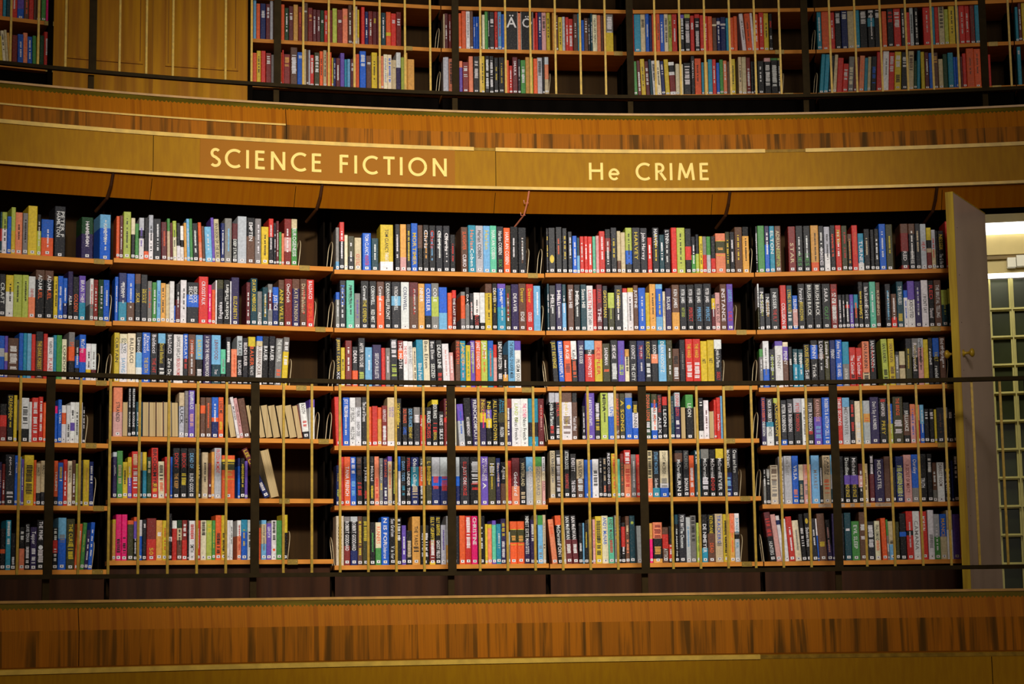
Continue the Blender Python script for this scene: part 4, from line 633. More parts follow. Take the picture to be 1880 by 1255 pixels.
11 20.6 183 0 S B y.ALEXIS/PLACE.15 l.x.68|32 15.2 222 0 S r|48 29.5 222 -1 B o w.TANA_FRENCH.28|78 26.4 222 -2 S b w.x.04 u.x.58|105 29.6 222 -3 B k n.x.04 r.x.58|135 29.7 223 0 B k w.Tyked.25 r.x.79|165 21.7 224 0 S k w.Mikkel.25 y.x.69|188 21.7 224 -1 S s r.x.49|210 17 216 0 S g w.FYFIELD.15 y.x.57|228 20.2 214 0 S V o.DAWKINS.04 w.x.69|248 20.2 224 0 S v1z xo|269 17 200 0 S k y.x.9 xl|287 9 219 0 S k|296 12.2 224 0 S b3w|309 23.5 224 0 S k u.DARK_TIDES.15 t.x.68|333 21.9 222 0 S k r.FYFIELD.03 w.UNDER_THE.38|356 36.4 221 0 B B2t4B w.Odessa_Calling.06 z.x.69|393 31.6 223 0 B k2o4k w.THE_KILLING.05 w.x.69|425 26.8 223 0 S d y.L_BICIEE.15 xy|452 38.1 221 0 B G4b2B r.x.47|491 39.8 221 0 B G4b2B r.x.47|531 31.8 222 0 B n|566 17.2 222 0 S G4b2B|584 44.9 222 0 B c r.ELIZABETH_GEORGE.18 w.JUST_ONE.26|629 51.5 222 0 B k w.x.16 r.x.57|681 35.3 224 0 B v w.WITH_NO_ONE/AS_WITNESS.05 w.A.57|717 35.3 222 0 B d w.x.14 xy|753 20.6 217 0 S B6V w.Susan_Hill.15 xp|774 32.1 198 0 B k5n w.Agnes.14|807 19.1 205 0 S r|827 37.1 218 0 B m6s w.Goddard.38|864 30.6 218 0 B k z.WINTERLAND.16 z.x.79|896 38.9 223 0 B u3G w.GODDARD.27|935 34 223 0 B e2z g.GODDARD.28|970 15 223 0 S w3i2p k.ROBERT_GODDARD.07
%5 3
12 23.7 221 0 S z k.DEXTER_IS_DARK.05 xg|36 40 223 0 B k w.x.19 n.x.38|76 27 223 0 S k w.ATTICA_LOCKE.04 r.PLEASANTVILLE.58|104 30.3 205 0 S k w.EVERETT.14 w.THE_GOING.69|135 35.1 180 0 S z5n k.WILSON.05 w.x.59|171 36.8 177 0 B b xw|208 30.3 180 0 S w k.x.37|239 17.3 186 0 S k w.x.04|257 18.9 186 0 S c z.x.06 s.x.79|276 20.6 212 0 S k w.RECKONING.07 m.x.79|298 27.1 205 0 S y o.x.03 xo|325 14.1 179 0 S q|340 17.3 204 0 S R2n xo|358 32 221 0 B r3s w.x.03 r.x.48|390 23.9 200 0 S g xw|415 22.2 200 -1 S r xs|438 27.1 195 0 S r|466 25.5 218 0 S z6s k.x.06|492 33.7 217 0 B k8t u.STUART_MACBRIDE.05 w.Dark_Blood.68|526 40.3 217 0 B i7w1b k.STUART_MACBRIDE.05 g.x.68|567 15.8 217 0 S k|598 37 218 0 B k0n2k w.McDermid.26 w.BURN.59|636 28.9 218 0 S c g.McDERMID.04 w.BONAR.69|665 24 194 0 S o w.x.38|690 30.5 218 0 B T w.x.03|721 38.7 223 0 B g2k w.McDermid.26 w.x.69|760 30.6 221 0 B k w.McDermid.26 r.1000.69|791 37.1 224 0 B y2k w.McDermid.26 w.FEVER.59|829 37.2 224 0 B k5B w.McDERMID.04 u.x.69|867 29 224 0 B c w.Cross_and_Burn.05
%5 4
11 13.4 166 0 S k3g w.x.05|25 18.8 166 0 S g2k w.x.05|44 36.6 183 0 B i n.x.04 g.x.48|82 26.8 222 0 S g w.DARKSIDE.09|109 36.5 225 0 B G g.Lisa_Scott.04|146 30.1 225 0 B b w.VRSA.25 s.x.79|177 22 184 0 S i4T z.x.59|199 34.9 184 0 B p s.x.04 g.x.58|235 38.1 225 0 B u g.MAKRET.37|274 13.9 171 0 S k w.x.05|288 36.4 224 0 B z k.KARIN/SLAUGHTER.04 o.x.58|325 13.9 226 0 S u4G3T w.Clive.13|340 17.1 223 0 S c4v2k w.x|357 30 219 0 B k|388 28.4 217 0 S k4v2k w.Deadline.04 y.NO_SPACE.69|417 36.4 217 0 B k4v2k w.Michael.04 y.NO_SPACE.69|454 21.9 183 0 S m3p3k xw|476 21.9 183 0 S z xn|505 21.9 222 0 S k2c2m w.x.04|528 44.4 203 0 B V w.MERCASTEL.07|573 28.3 215 0 S n z.x.9|602 25.1 163 0 S c|627 36.3 214 0 B B w.THE_AMERICAN_HERO.29 l.x.29|664 36.3 221 0 B p R.A_SECRET_OF_MERCY.28|701 31.5 222 0 B b7g w.Oursley.14|733 37.9 224 0 B k w.TRUTH.57|772 25 224 0 S k w.x.14|797 18.6 183 0 S n7g w.x.26|817 33 183 0 S w n.DARKEST_ROOM.06|850 33 184 0 S k w.THE_QUEST.38 y.O.13|884 10.6 191 0 S B|895 20.2 216 0 S k w.x.05|916 17 208 0 S r xp
%6 0
517 21.2 177 0 S k5o1k|539 21.3 212 0 S t w.x.05|561 19.9 156 0 S k w.x.69|581 14.1 175 0 S c l.x|596 22.9 182 0 S k5s w.x.13|620 22.9 198 0 S k w.LAVIE_TIDHAR.04 w.x.59|643 27.4 183 0 S V w.Tepper.14 w.x.59|671 33.4 214 0 B k w.THE_PRIME.04 w.o.56 w.x.69|705 33.6 200 0 B c|739 21.7 181 0 S k3r3k w.x.03 w.x.58|762 35.2 224 0 B u4b g.x.35|797 35.4 219 0 B d y.THE_CURE.15 y.x.58|833 23.5 198 12 S o xw|857 17.5 203 13 S e xl|875 16 171 12 S V xw|892 17.5 205 13 S b xw
%6 1
15 15 179 0 S y1a xy|30 25.2 201 0 S P k.x.59|56 24.1 201 0 S P k.x.59|81 26.5 175 0 S o1d|108 14.5 190 0 S o1v4k w.x.59|123 22.1 177 0 S w4b|146 17.6 178 0 S c w.x.12|164 41.8 184 0 B R5r y.50.79|206 27.7 176 0 S a w.x.34|234 19.8 175 0 S y xo|255 20.7 205 0 S k5w1k xk|276 20.8 174 0 S! w2r7r|298 22.3 176 0 S E2z3n xk|320 22.4 176 0 S R5r w.x.14|343 7.1 177 0 S k|351 26.4 174 0 S w k.SMITH.68 r.x.15|378 23.1 175 0 S r xw|402 25.6 175 0 S i k.x.03 k.x.34|428 24.1 175 0 S l y.x.13|453 14.9 175 0 S e xy|468 25.7 198 0 S o k.x.49|494 24.2 198 0 S y k.x.49|519 13.4 176 0 S w|533 12.9 176 0 S w xk|564 18.1 175 0 S w4s xr|583 27.5 178 0 S t3b xy|611 18.2 177 0 S w k.x.37|629 7.2 176 0 S i|637 35.5 142 0 S o|673 23 176 0 S u1z5u xg|697 21.4 162 0 S v w.LEROYX.14|719 23 175 0 S w k.x.05 o.*.78|743 24.7 175 0 S e xe|768 24.7 200 0 S y4k
%6 2
11 35.7 223 0 B i k.GODDARD.27 xo|47 27.8 220 0 B g1k5R w.ROBERT_GODDARD.17|76 32.6 220 0 B G1k6B w.ROBERT_GODDARD.17|109 21.6 221 0 S n y.x.18|131 32.7 220 0 B d y.x.15|164 24.8 194 0 S k xe|190 26.4 193 0 S i6e o.RUNNERS.15|217 36 218 0 B b w.N_IS_FOR.06 w.Undertow.69|253 32.9 214 0 B k w.Sue_Grafton.04 w.V_is_for.69|287 23.3 214 0 S k w.x.05|311 20.2 179 0 S v xw|332 26.6 155 0 S k z.x.38|359 37.8 219 0 B a k.THE_YARD.26 k.x.68|397 41.1 179 0 B k w.x.28|439 26.7 221 0 S k7R6y y.ELLY_GRIFFITHS.06 w.x.59|466 25.1 220 0 S k y.ELLY_GRIFFITHS.04 w.GHOST_FIELDS.59|492 23.5 180 0 S G xv|517 16.6 221 0 S G6a|534 43 221 0 B c|578 26.9 222 0 S o n.x.9|605 28.5 221 0 B r w.x.07|634 28.6 220 0 B P w.CHRISTINE.06|664 33.5 220 0 B k xw|698 12.4 183 0 S y|711 18.9 182 0 S y1s|730 18.9 199 0 S v1q8v|750 22.2 183 0 S t xw|772 23.8 207 0 S V y.x.14 w.x.59|797 17.3 146 0 S G4g|815 33.7 195 0 B o2d3o|849 33.7 195 0 B o2d3o|883 25.6 224 0 S k5V w.NIMEST_SIXTE_MARGITES.08|910 22.3 201 0 S V w.x.15|932 12.5 224 0 S g2k|946 24 222 0 S e2u g.x.69|970 15 224 0 B z k.x.67 xg
%6 3
15 25.2 206 -19 S s o.x.14|40 28.5 223 -12 B o2k w.McDermid.26 w.POINT.69|69 12.3 224 -9 S z|82 28.5 224 -10 B k5m w.IAN_McEWAN.05 w.x.68|112 26.9 224 -12 S k5m w.IAN_McEWAN.05 w.x.68|139 18.8 188 0 S k w.x.57|158 7.5 188 0 S u|166 18.8 186 0 S k xy|186 7.5 204 -1 S z|194 10.7 204 0 S k|205 12.3 204 0 S p xr|218 30.2 218 -1 B y d.x.15 d.x.49|249 30.2 220 -2 B i b.ANDY_McNAB.06|280 25.3 213 -3 S q n.ANDY_McNAB.05 r.x.58|306 18.9 221 0 S g y.x.05|325 12.4 218 0 S k|338 18.9 187 0 S k1r5k w.x.68|358 18.9 217 0 S n z.x.24 s.x.58|377 25.4 219 0 S T l.O.12|413 22.1 172 -3 S G|471 14 183 0 S a4P|486 43.3 187 0 B s4k5a R.x.04 a.x.68|530 28.7 164 0 S n2r4n w.ATTIC.69|559 18.9 168 0 S k5r4k w.x.58|590 15.7 222 0 S T2k w.RISE_AGAINST_THE.39|606 35.2 224 0 B c w.PETER_MAY.03 w.The_Chessmen.37|642 20.6 209 0 S G xu|663 27.1 217 0 S g k.x.06|691 23.9 183 0 S l xe|716 27.1 221 0 S k7t w.DE_NIMEYER.28|743 35.3 221 0 B k4n y.KEVIN_DANE.04 o.DEAD.68|779 37 224 0 B z b.TRACKERS.06 g.x.67|817 32.1 222 0 B y k.x.19 xk|849 22.3 225 0 S s4a xo|872 22.3 225 0 S w4g0k1G t.BURNSIDE.14 t.NUN.67
%6 4
31 30 229 -25 B m5k r.x.15 w.HUNTERS.69|62 23.5 219 -25 S p|86 17.1 213 -25 S w1B1w|103 17.1 197 -13 S w|121 28.3 207 -15 S r xw|150 29.9 189 -14 S i xg|181 21.9 218 -15 S k w.x.37|203 25.1 222 -12 S k2k y.O.03 w.Shadows_House.37|229 25.1 196 -9 S c k2y xw|254 7.4 196 -9 S w4b|262 36.3 219 -11 B n y.x.67|299 21.9 190 -9 S k6V xp|322 12.2 218 0 S V|335 13.8 186 -1 S a|349 29.9 218 0 B k|380 31.4 221 -1 B T w.x.34|412 36.2 181 -1 B e w.EVIL_SLEEP.17|448 36.2 223 -1 B n w.x.24 w.x.56|485 34.6 179 -2 S c w.x.17|520 25 181 -2 S i k.FINAL_DEMAND.15 s.x.58|552 23.4 194 -5 S o|576 9 187 -5 S e4g w.x.68|586 29.8 179 -6 S z6u k.x.56|616 17 176 0 S d|634 31.4 214 -1 B k4b1k|666 31.3 224 -2 B r4k1r xw|698 32.9 224 -3 B w g.CAMANA.28|731 32.9 222 -3 B r w.MORSUN.14|765 28.1 228 0 B w g.x.58|794 26.5 209 -1 S G5e xw|821 29.7 209 0 B b5z a.MANCE.15|851 26.5 226 0 S z4w xg|878 31.3 207 3 B v|910 21.7 188 2 S s n.x.25 xn
%7 5
764 20.4 120 0 S! o|785 15.9 125 0 S! t|802 25 127 0 S! T|828 28.1 130 0 S! r xw|856 34.2 134 0 S v6b|891 23.7 136 0 S! n xo|915 23.7 138 0 S! r|940 11.6 139 0 S! n|952 23.8 142 0 S n|977 22.3 138 0 S e|1000 20.9 143 0 S P
%7 6
11 14.8 201 0 S! o|27 15.8 221 0 S u|43 19.9 196 0 S! o|64 28.2 198 0 S! B w.x.24|93 22 195 0 S! m w.x.14|115 15.9 224 0 S G|132 40.6 222 0 B! n w.x.23|173 18 197 0 S! o|192 22.1 181 0 S! E xw|214 24.2 191 0 S! m w.x.24|239 24.2 201 0 S! a|264 20.1 191 0 S! R xo|285 30.5 212 0 S! n w.x.23|316 24.3 188 0 S! R a.x.24|341 20.2 180 0 S! m xw|362 20.2 179 0 S! m xw|382 20.2 178 0 S! E w.x.34|403 18.2 179 0 S! r xw|422 24.4 181 0 S R|447 24.5 193 0 S! l|472 28.7 186 0 S! R w.x.34|501 28.7 196 0 S! s a.x.23|531 20.4 221 0 S n xw|552 16.2 189 0 S R w.x.34|568 12 209 0 S z|581 9.5 193 0 S y8z|601 18.5 208 0 S! r|620 19 183 0 S B xw|640 23 189 0 S! R xw|663 21.7 186 0 S! m y.x.24|686 23 187 0 S! m|709 24.8 184 0 S! T xw|735 26.2 188 0 S o6y1o|762 27.6 182 0 S! r w.x.23|790 27.2 191 0 S! R w.x.24
%7 7
14 7 194 0 S! z|21 18.6 199 0 S! m xw|41 15 192 0 S! R xw|56 23.9 193 0 S! m|81 15 210 0 S! n|96 15 201 0 S o|112 24 213 0 S o|137 21.7 223 0 S w k.SARA_STRIDSBERG.17|159 16.4 221 0 S n|176 13.7 184 0 S! b xw|190 11.9 185 0 S! b w.x.24|203 11.5 185 0 S! b xw|215 8.4 201 0 S k|224 15.1 195 0 S i|239 17.3 214 0 S e|257 6.1 214 0 S c xw|264 27.6 217 0 S c w.x.24|292 16.9 217 0 S r xk|310 19.6 220 0 S u xr|330 18.7 200 0 S b|349 69 222 0 B @Ä|419 15.1 209 0 S s|435 66.9 225 0 B @Ö|502 12.9 181 0 S r|516 12 218 0 S r|528 20.6 214 0 S! B xw|549 24.2 217 0 S! p k.x.15|575 19.7 216 0 S! y xk|607 15.2 216 0 S! a|622 18.4 203 0 S n w.x.24|641 21.1 192 0 S! y xk|663 15.2 195 0 S! G|679 17.5 190 0 S! r xw|697 24.3 184 0 S! r w.x.29|722 24.3 208 0 S! n xw|747 19.8 213 0 S! t|767 14.4 176 0 S! b|782 20.7 188 0 S! n w.x.15|803 13 189 0 S! c xw|817 10.7 215 0 S! T xw|828 25.7 208 0 S! i k.GEORGES_PEREC.18|855 18.5 207 0 S! s|874 13 207 0 S! n|887 15.3 207 0 S! m xw|903 40.3 222 0 S! g5y w.x.15
%7 8
11 21.9 245 0 S r xw|34 35.3 235 0 S t|69 26.4 230 0 S z k.x.24|96 19.6 220 0 S! b xw|117 13.8 208 0 S B|131 21.9 213 0 S! o|154 21 215 0 S! o xn|175 22.8 219 0 S! b xw|198 21.9 214 0 S! i k.x.18|221 18.7 211 0 S! l xk|240 28.6 213 0 S! r xw|285 23.2 210 0 S v1k w.x.17|309 31.7 212 0 S l1k w.x.28|341 21.9 205 0 S r w.x.24|364 28.6 211 0 S r1k w.x.29|393 19.6 204 0 S r|413 21.9 199 0 S! r xw|436 24.1 197 0 S! o|460 24.1 189 0 S! n2i0n|485 19.6 189 0 S! B1w1B xw|505 28.6 193 0 S! B2w0B w.x.34|535 21.9 188 0 S! t|557 19.6 190 0 S o|577 19.6 197 0 S! o|623 21.9 211 -16 S w xg|646 30.9 210 -12 S o xn|677 12.9 217 -11 S w|690 24.1 209 -2 S o xw|715 26.4 216 0 S r xw|742 26.4 218 0 S y xk|769 19.6 208 0 S k r.x.24 w.x.67
%7 9
11 23.4 223 0 S t xw|35 39.7 221 0 S o|76 30.4 210 0 S r xw|107 33.5 225 0 S k w.x.14|141 33.4 237 0 S B w.x.13|175 36.5 229 0 S z|212 27.2 232 0 S t|240 41.4 230 0 B k w.x.14|282 37.7 238 0 B k3t2k w.x.13 xw|320 39.5 237 0 B k w.x.14|360 25.9 204 0 S o|387 34.5 225 0 S k r.x.14|422 38.2 217 0 S r w.x.15|461 25.2 216 0 S k xw|487 20.9 190 0 S r|508 19.5 224 0 S G xk|533 21.3 227 0 S k xw|579 40.5 239 0 B r xw|621 19.6 236 0 S t|641 20.8 230 0 S r|662 30 239 0 S z k.x.16|693 20.8 198 0 S l|715 33 216 0 S y xk|748 11.6 230 0 S T|761 9.8 226 0 S g|771 29.9 218 0 S r xw|802 25.7 217 0 S r xw|828 25.6 229 0 S R xn|854 26.8 213 0 S t
%7 10
11 15.2 193 0 S t|27 17.4 221 0 S m xw|45 24.8 220 0 S y
%8 5
769 21.8 141 -12 S! y|792 15.9 172 -16 S! i k.x.16|808 12.9 176 -16 S! z|822 12.9 164 -16 S! a|835 26.5 154 0 S! R|863 28.1 161 -2 S! b xw|891 22.1 173 -2 S s xo|914 23.7 156 -3 S! b xw|938 17.6 161 -3 S! e|957 14.6 158 0 S y|972 22.3 168 0 S! E|995 26.9 190 -1 S r xw
%8 6
24 21.9 168 0 S! o|46 21.9 182 0 S! y xk|69 24 183 0 S! r|94 28.1 172 0 S! R w.x.14|122 19.9 164 0 S! g|143 13.8 180 0 S r|157 22 177 0 S o|180 7.6 190 0 S r|188 34.4 171 0 S! R a.x.14|223 36.5 207 0 S! n w.x.27|260 32.5 183 0 S! b w.x.12|293 13.9 201 0 S! z|308 10.6 197 0 S n|319 8.9 198 0 S G|328 20.1 173 0 S r w.x.16|349 28.4 185 0 S d w.x.16|378 18.1 195 0 S o xk|397 18.1 200 0 S z xk|416 26.4 193 0 S! o|443 7.7 162 0 S y|451 14 162 0 S! B xw|465 22.3 161 0 S! m xw|488 22.3 190 0 S! v|511 14 159 0 S! t|526 16.1 160 0 S! u|543 20.3 161 0 S! m w.x.14|564 12 190 0 S! s|576 13.6 190 0 S o|593 33.5 208 0 S! b w.x.15|627 28.2 182 0 S! n w.x.23|656 30.5 202 0 S! y xk|687 19.4 185 0 S! n|707 12.7 186 0 S s|720 21.6 194 0 S! i b.SUSANNE_LORENZ.18|742 21.7 193 0 S! i b.x.18|765 23.9 167 0 S! z k.x.23|789 24.8 209 0 S w4V|815 18.6 183 0 S! l|834 17.3 211 0 S! a|852 36.6 177 0 S! a
%8 7
11 6.9 194 0 S! G|18 21.6 195 0 S! G|41 23.9 188 0 S! s k.x.18|65 28.3 189 0 S s|98 17.2 176 0 S s2v|116 32.8 172 0 S R w.x.15|150 23.9 205 -1 S! s|174 30.6 203 0 S c w.x.16|205 8.3 206 0 S z|214 21.7 207 0 S y xk|237 24 207 0 S k w.x.19|261 24 208 0 S k w.x.19|286 24 199 0 S k xy|310 32.1 200 0 S k xy|343 24.9 187 0 S! o|368 17.3 155 0 S r xw|386 28.5 204 0 S m w.SMARA.15|415 15.1 191 0 S c xw|431 26.3 187 0 S! e w.x.27|458 21.8 206 0 S! a|480 18.7 206 0 S! l|500 21.9 196 0 S! o|522 27.3 205 0 S! G k.x.15|550 10.6 206 0 S k|561 21.9 206 0 S G2s4z
%8 8
21 26.3 193 -5 S e|48 19.5 196 -6 S m w.x.39|68 24 205 -7 S y xk|93 21.8 193 -8 S m w.x.27|115 15.1 202 -9 S T|131 21.8 194 -9 S w k.x.16|153 24 194 -9 S i xk|178 19.5 191 -9 S B w.x.14|198 24 200 -8 S y|223 30.7 184 -8 S w1k2w1R5w|254 19.6 176 0 S i|274 21.8 174 0 S i|297 39.7 178 0 S k w.x.18|337 21.8 217 0 S k w.THORVALL.16|359 35.2 205 0 S o xk|395 12.8 181 0 S t|409 21.8 183 0 S a|431 23.1 197 0 S t|455 20.4 199 0 S r xw|476 17.3 178 0 S b|494 19.6 196 0 S e|514 19.6 191 0 S s w.x.16|534 17.3 186 0 S n|552 27.1 197 0 S y xk|597 18.2 211 0 S z xk|616 24 210 0 S z|640 21.8 205 0 S R w.x.39|663 15.1 184 0 S k|678 21.8 182 0 S k xw|701 35.2 186 0 S k xw|737 35.2 201 0 S p1k w.x.28|773 37.5 201 0 S e0k w.x.28|811 17.3 201 0 S l0k w.x.28
%8 9
11 21.4 220 20 S t|33 24.1 216 20 S t|57 25.4 208 19 S k|83 18.6 214 19 S z|103 30.3 193 16 S r|134 28.4 160 13 S r w.x.26|163 29 197 15 S g i.x.38|192 28.4 196 15 S m|221 27.1 199 15 S s xo|249 17.9 188 13 S t|267 17.9 194 13 S z|286 28.9 193 12 S k b.x.38|316 32.6 218 12 S r|349 32 220 12 S w xg|381 30.1 212 12 S r w.x.15|412 35 214 11 S y k.x.68 w.x.14|448 37.4 209 10 S k w.x.14|486 29.2 215 10 S z n.x.15|516 17.2 160 7 S E|533 16.1 217 10 S t|557 19.6 209 2 S y|577 22 204 2 S m xw|600 22 200 1 S b|622 27.5 201 1 S n a.x.13|651 23.8 164 0 S z|675 25 192 0 S E|701 28.7 196 0 S t|730 14 173 0 S b|745 7.3 172 0 S b|753 14.6 191 0 S z|768 9.8 171 0 S m|778 19.5 189 0 S r|799 40.8 215 0 B o xn|840 35.9 213 0 S o xn|914 12.8 177 0 S r
%8 10
11 19.7 212 0 S t w.x.12
'''
def merge(dst, src, T, mi):
    n = len(dst.v); dst.v.extend(tuple(T @ Vector(p)) for p in src.v)
    for f, c in zip(src.f, src.c):
        dst.f.append(tuple(n+i for i in f)); dst.c.append(c); dst.m.append(mi); dst.uv.append(None)
ORDN = ['first', 'second', 'third', 'fourth', 'fifth', 'sixth', 'seventh', 'eighth', 'ninth', 'tenth', 'eleventh', 'twelfth', 'thirteenth', 'fourteenth', 'fifteenth', 'sixteenth', 'seventeenth', 'eighteenth', 'nineteenth', 'twentieth'] 
BSHORT = {0: 'leftmost lower bookcase', 1: 'second lower bookcase', 2: 'third lower bookcase', 3: 'fourth lower bookcase', 4: 'lower bookcase by the door',
          5: 'upper left corner bookcase', 6: 'upper bookcase right of panelling', 7: 'upper letter-sign bookcase', 8: 'upper bookcase above CRIME', 9: 'far right upper bookcase', 10: 'upper right corner bookcase'}
def ordw(n): return ORDN[n-1] if n <= 20 else 'twenty-' + ORDN[n-21]
def dom(cols):
    if cols[0] == '@': return 'sign'
    if cols[0] == '#': return 'rev'
    d = {}
    for k_, f_ in parse_cols(cols): d[k_] = d.get(k_, 0)+f_
    return max(d, key=lambda q_: (d[q_], q_))
stuff = MB(); used = set()
for block in BOOKS.strip().split('%')[1:]:
    head, body = block.strip().split('\n'); row, b = map(int, head.split())
    M, L, ang = bay_frame(b); zshelf = ZS[(row, b)]
    ents = [e.split(' ') for e in body.split('|')]
    cnt = {}; total = {}
    for e in ents:
        k = dom(e[5]); total[k] = total.get(k, 0)+1
    for e in ents:
        t, w, h, lean, flags, cols = float(e[0]), float(e[1]), float(e[2]), float(e[3]), e[4], e[5]
        txts = [x for x in e[6:] if x]
        rnd = random.Random(int(t*31+row*977+b*7919))
        if cols[0] == '@':      # letter sign standing among the books
            ltr = cols[1]; T = M @ Matrix.Translation((t/1000, .010, zshelf))
            rt = thing('letter_sign', 'black upright shelf sign showing a white letter %s with two dots' % ('A' if ltr == 'Ä' else 'O'), 'sign', 'alphabet signs among the books', loc=T.to_translation(), rz=ang)
            wd, hg = w/1000, h/1000
            mb = MB(); mb.box((0, 0, 0), (wd, .018, hg), (.75, .72, .62, 1)); mb.build('frame', M_BOOK, rt, colors=True)
            mb = MB(); mb.box((.0018, -.001, .001), (wd-.0018, 0, hg-.0018), LIN['k']); mb.build('face', M_BOOK, rt, colors=True)
            mb = MB(); vs, fs, x0, x1 = glyph(ltr); s = wd*.80/(x1-x0); n = 0
            for gx, gy in vs: mb.v.append(((wd-(x1-x0)*s)/2+(gx-x0)*s, -.0016, hg*.57+gy*s*1.05))
            for f in fs: mb.f.append(f); mb.c.append(LIN['w']); mb.m.append(0); mb.uv.append(None)
            mb.build('letter', M_BOOK, rt, colors=True); continue
        k = dom(cols); cnt[k] = cnt.get(k, 0)+1
        a = math.asin(max(-.6, min(.6, lean/max(h, 1))))
        yo = .012 + (rnd.uniform(-.004, .006) if row <= 6 else rnd.uniform(-.003, .008))
        piv = 0 if a <= 0 else w/1000
        T = M @ Matrix.Translation((t/1000, yo, zshelf+.0002)) @ Matrix.Translation((piv, 0, 0)) @ Matrix.Rotation(a, 4, 'Y') @ Matrix.Translation((-piv, 0, 0))
        parts = book_parts(t, w, h, row, flags, cols, txts, rnd)
        if flags[0] == 'S':
            for i, p in enumerate(parts):
                if p is not None and p.f: merge(stuff, p, T, 1 if i == 1 else 0)
            continue
        # label
        sec = sorted(parse_cols(cols.lstrip('#')), key=lambda q_: q_[0] != k); names = []
        for s_, fr in sec:
            if CNAME[s_] not in names and (fr > .15 or s_ == k): names.append(CNAME[s_])
        cname = ' and '.join(names[:2]) if names else CNAME[sec[0][0]]
        shelf = ORD[row-1] if row <= 6 else ('higher' if row == 7 else 'lower')
        where = '%s shelf, %s' % (shelf, BSHORT[b])
        ttl = None
        for tk in txts:
            p = tk.split('.')
            if len(p) > 2 and '.'.join(p[1:-1]) in TITLES: ttl = '.'.join(p[1:-1]).replace('_', ' ').replace('/', ' ')
        if k == 'rev':
            lb = '%s book with pages facing out, %s from left, %s' % (cname, ordw(cnt[k]), where)
        elif ttl:
            lb = '%s book lettered %s, %s' % (cname, ttl, where)
            if lb in used or len(lb.split()) > 16: lb = '%s book lettered %s, %s %s one, %s' % (CNAME[sec[0][0]], ttl, ordw(cnt[k]), CNAME[k], where)
        else:
            o_ = ordw(cnt[k])
            size = 'thick ' if w > 25 else ('slim ' if w < 11 else '')
            if total[k] == 1: who = 'the only %s book' % CNAME[k] if len(names) == 1 else '%s book, the only mainly %s one' % (cname, CNAME[k])
            else: who = '%s%s book, %s %s one from left' % (size, cname, o_, CNAME[k])
            lb = '%s, %s' % (who, where)
            if len(lb.split()) > 16: lb = '%s book, %s %s one from left, %s' % (CNAME[k], o_, CNAME[k], where)
        wds = lb.split()
        if len(wds) > 16: lb = '%s %s book from left, %s' % (ordw(cnt[k]), CNAME[k] if k != 'rev' else 'page-edge', where)
        if lb in used: print('DUP LABEL', lb)
        used.add(lb)
        loc = T.to_translation(); root = thing('book', lb, 'book', 'books on the %s shelf of the %s' % (shelf, BSHORT[b]), loc=loc, rot=T.to_euler())
        for p, nm, m_ in zip(parts, ['cover', 'page_block', 'shelf_label'] + ['lettering']*12, [M_BOOK, M_PAPER] + [M_BOOK]*13):
            if p is not None and p.f: p.build(nm, m_, root, colors=True)
so = stuff.build('small_books', [M_BOOK, M_PAPER], colors=True)
so['kind'] = 'stuff'; tag(so, 'the many thinner and shorter books filling the rest of all the shelves', 'books')

# ------------------------------------------------------------------ bookends
for i, (row, b, t) in enumerate(BEND):
    M, L, ang = bay_frame(b); z = ZS[(row, b)]
    shelf = ORD[row-1] if row <= 6 else ('higher' if row == 7 else 'lower')
    side = 'at the left end' if t < .2 else ('near the right end' if t > .7 else 'halfway along')
    same = [q_ for q_ in BEND if q_[0] == row and q_[1] == b and (q_[2] > .7) == (t > .7)]
    if len(same) > 1 and t > .7: side = 'at the far right end' if t == max(q_[2] for q_ in same) else 'closing the row right'
    T = M @ Matrix.Translation((t, .014, z))
    root = thing('bookend', 'thin pale steel bookend %s, %s shelf, %s' % (side, shelf, BSHORT[b]), 'bookend', 'steel bookends', loc=T.to_translation(), rz=ang)
    sg = 1 if t < .2 else -1
    pr = [(.012, 0), (.008, .06)] + [(.055-.047*math.cos(math.pi*k/14), .085+.042*math.sin(math.pi*k/14)) for k in range(15)] + [(.100, .06), (.100, 0)]
    mb = MB(); mb.tube([(-sg*.012*pz/.12, py, pz+.001) for py, pz in pr], .0017, 8); mb.build('arch', M_STEEL, root)
    mb = MB(); mb.box((-.0006, .012, 0), (.0006, .10, .003)); mb.build('foot', M_STEEL, root)

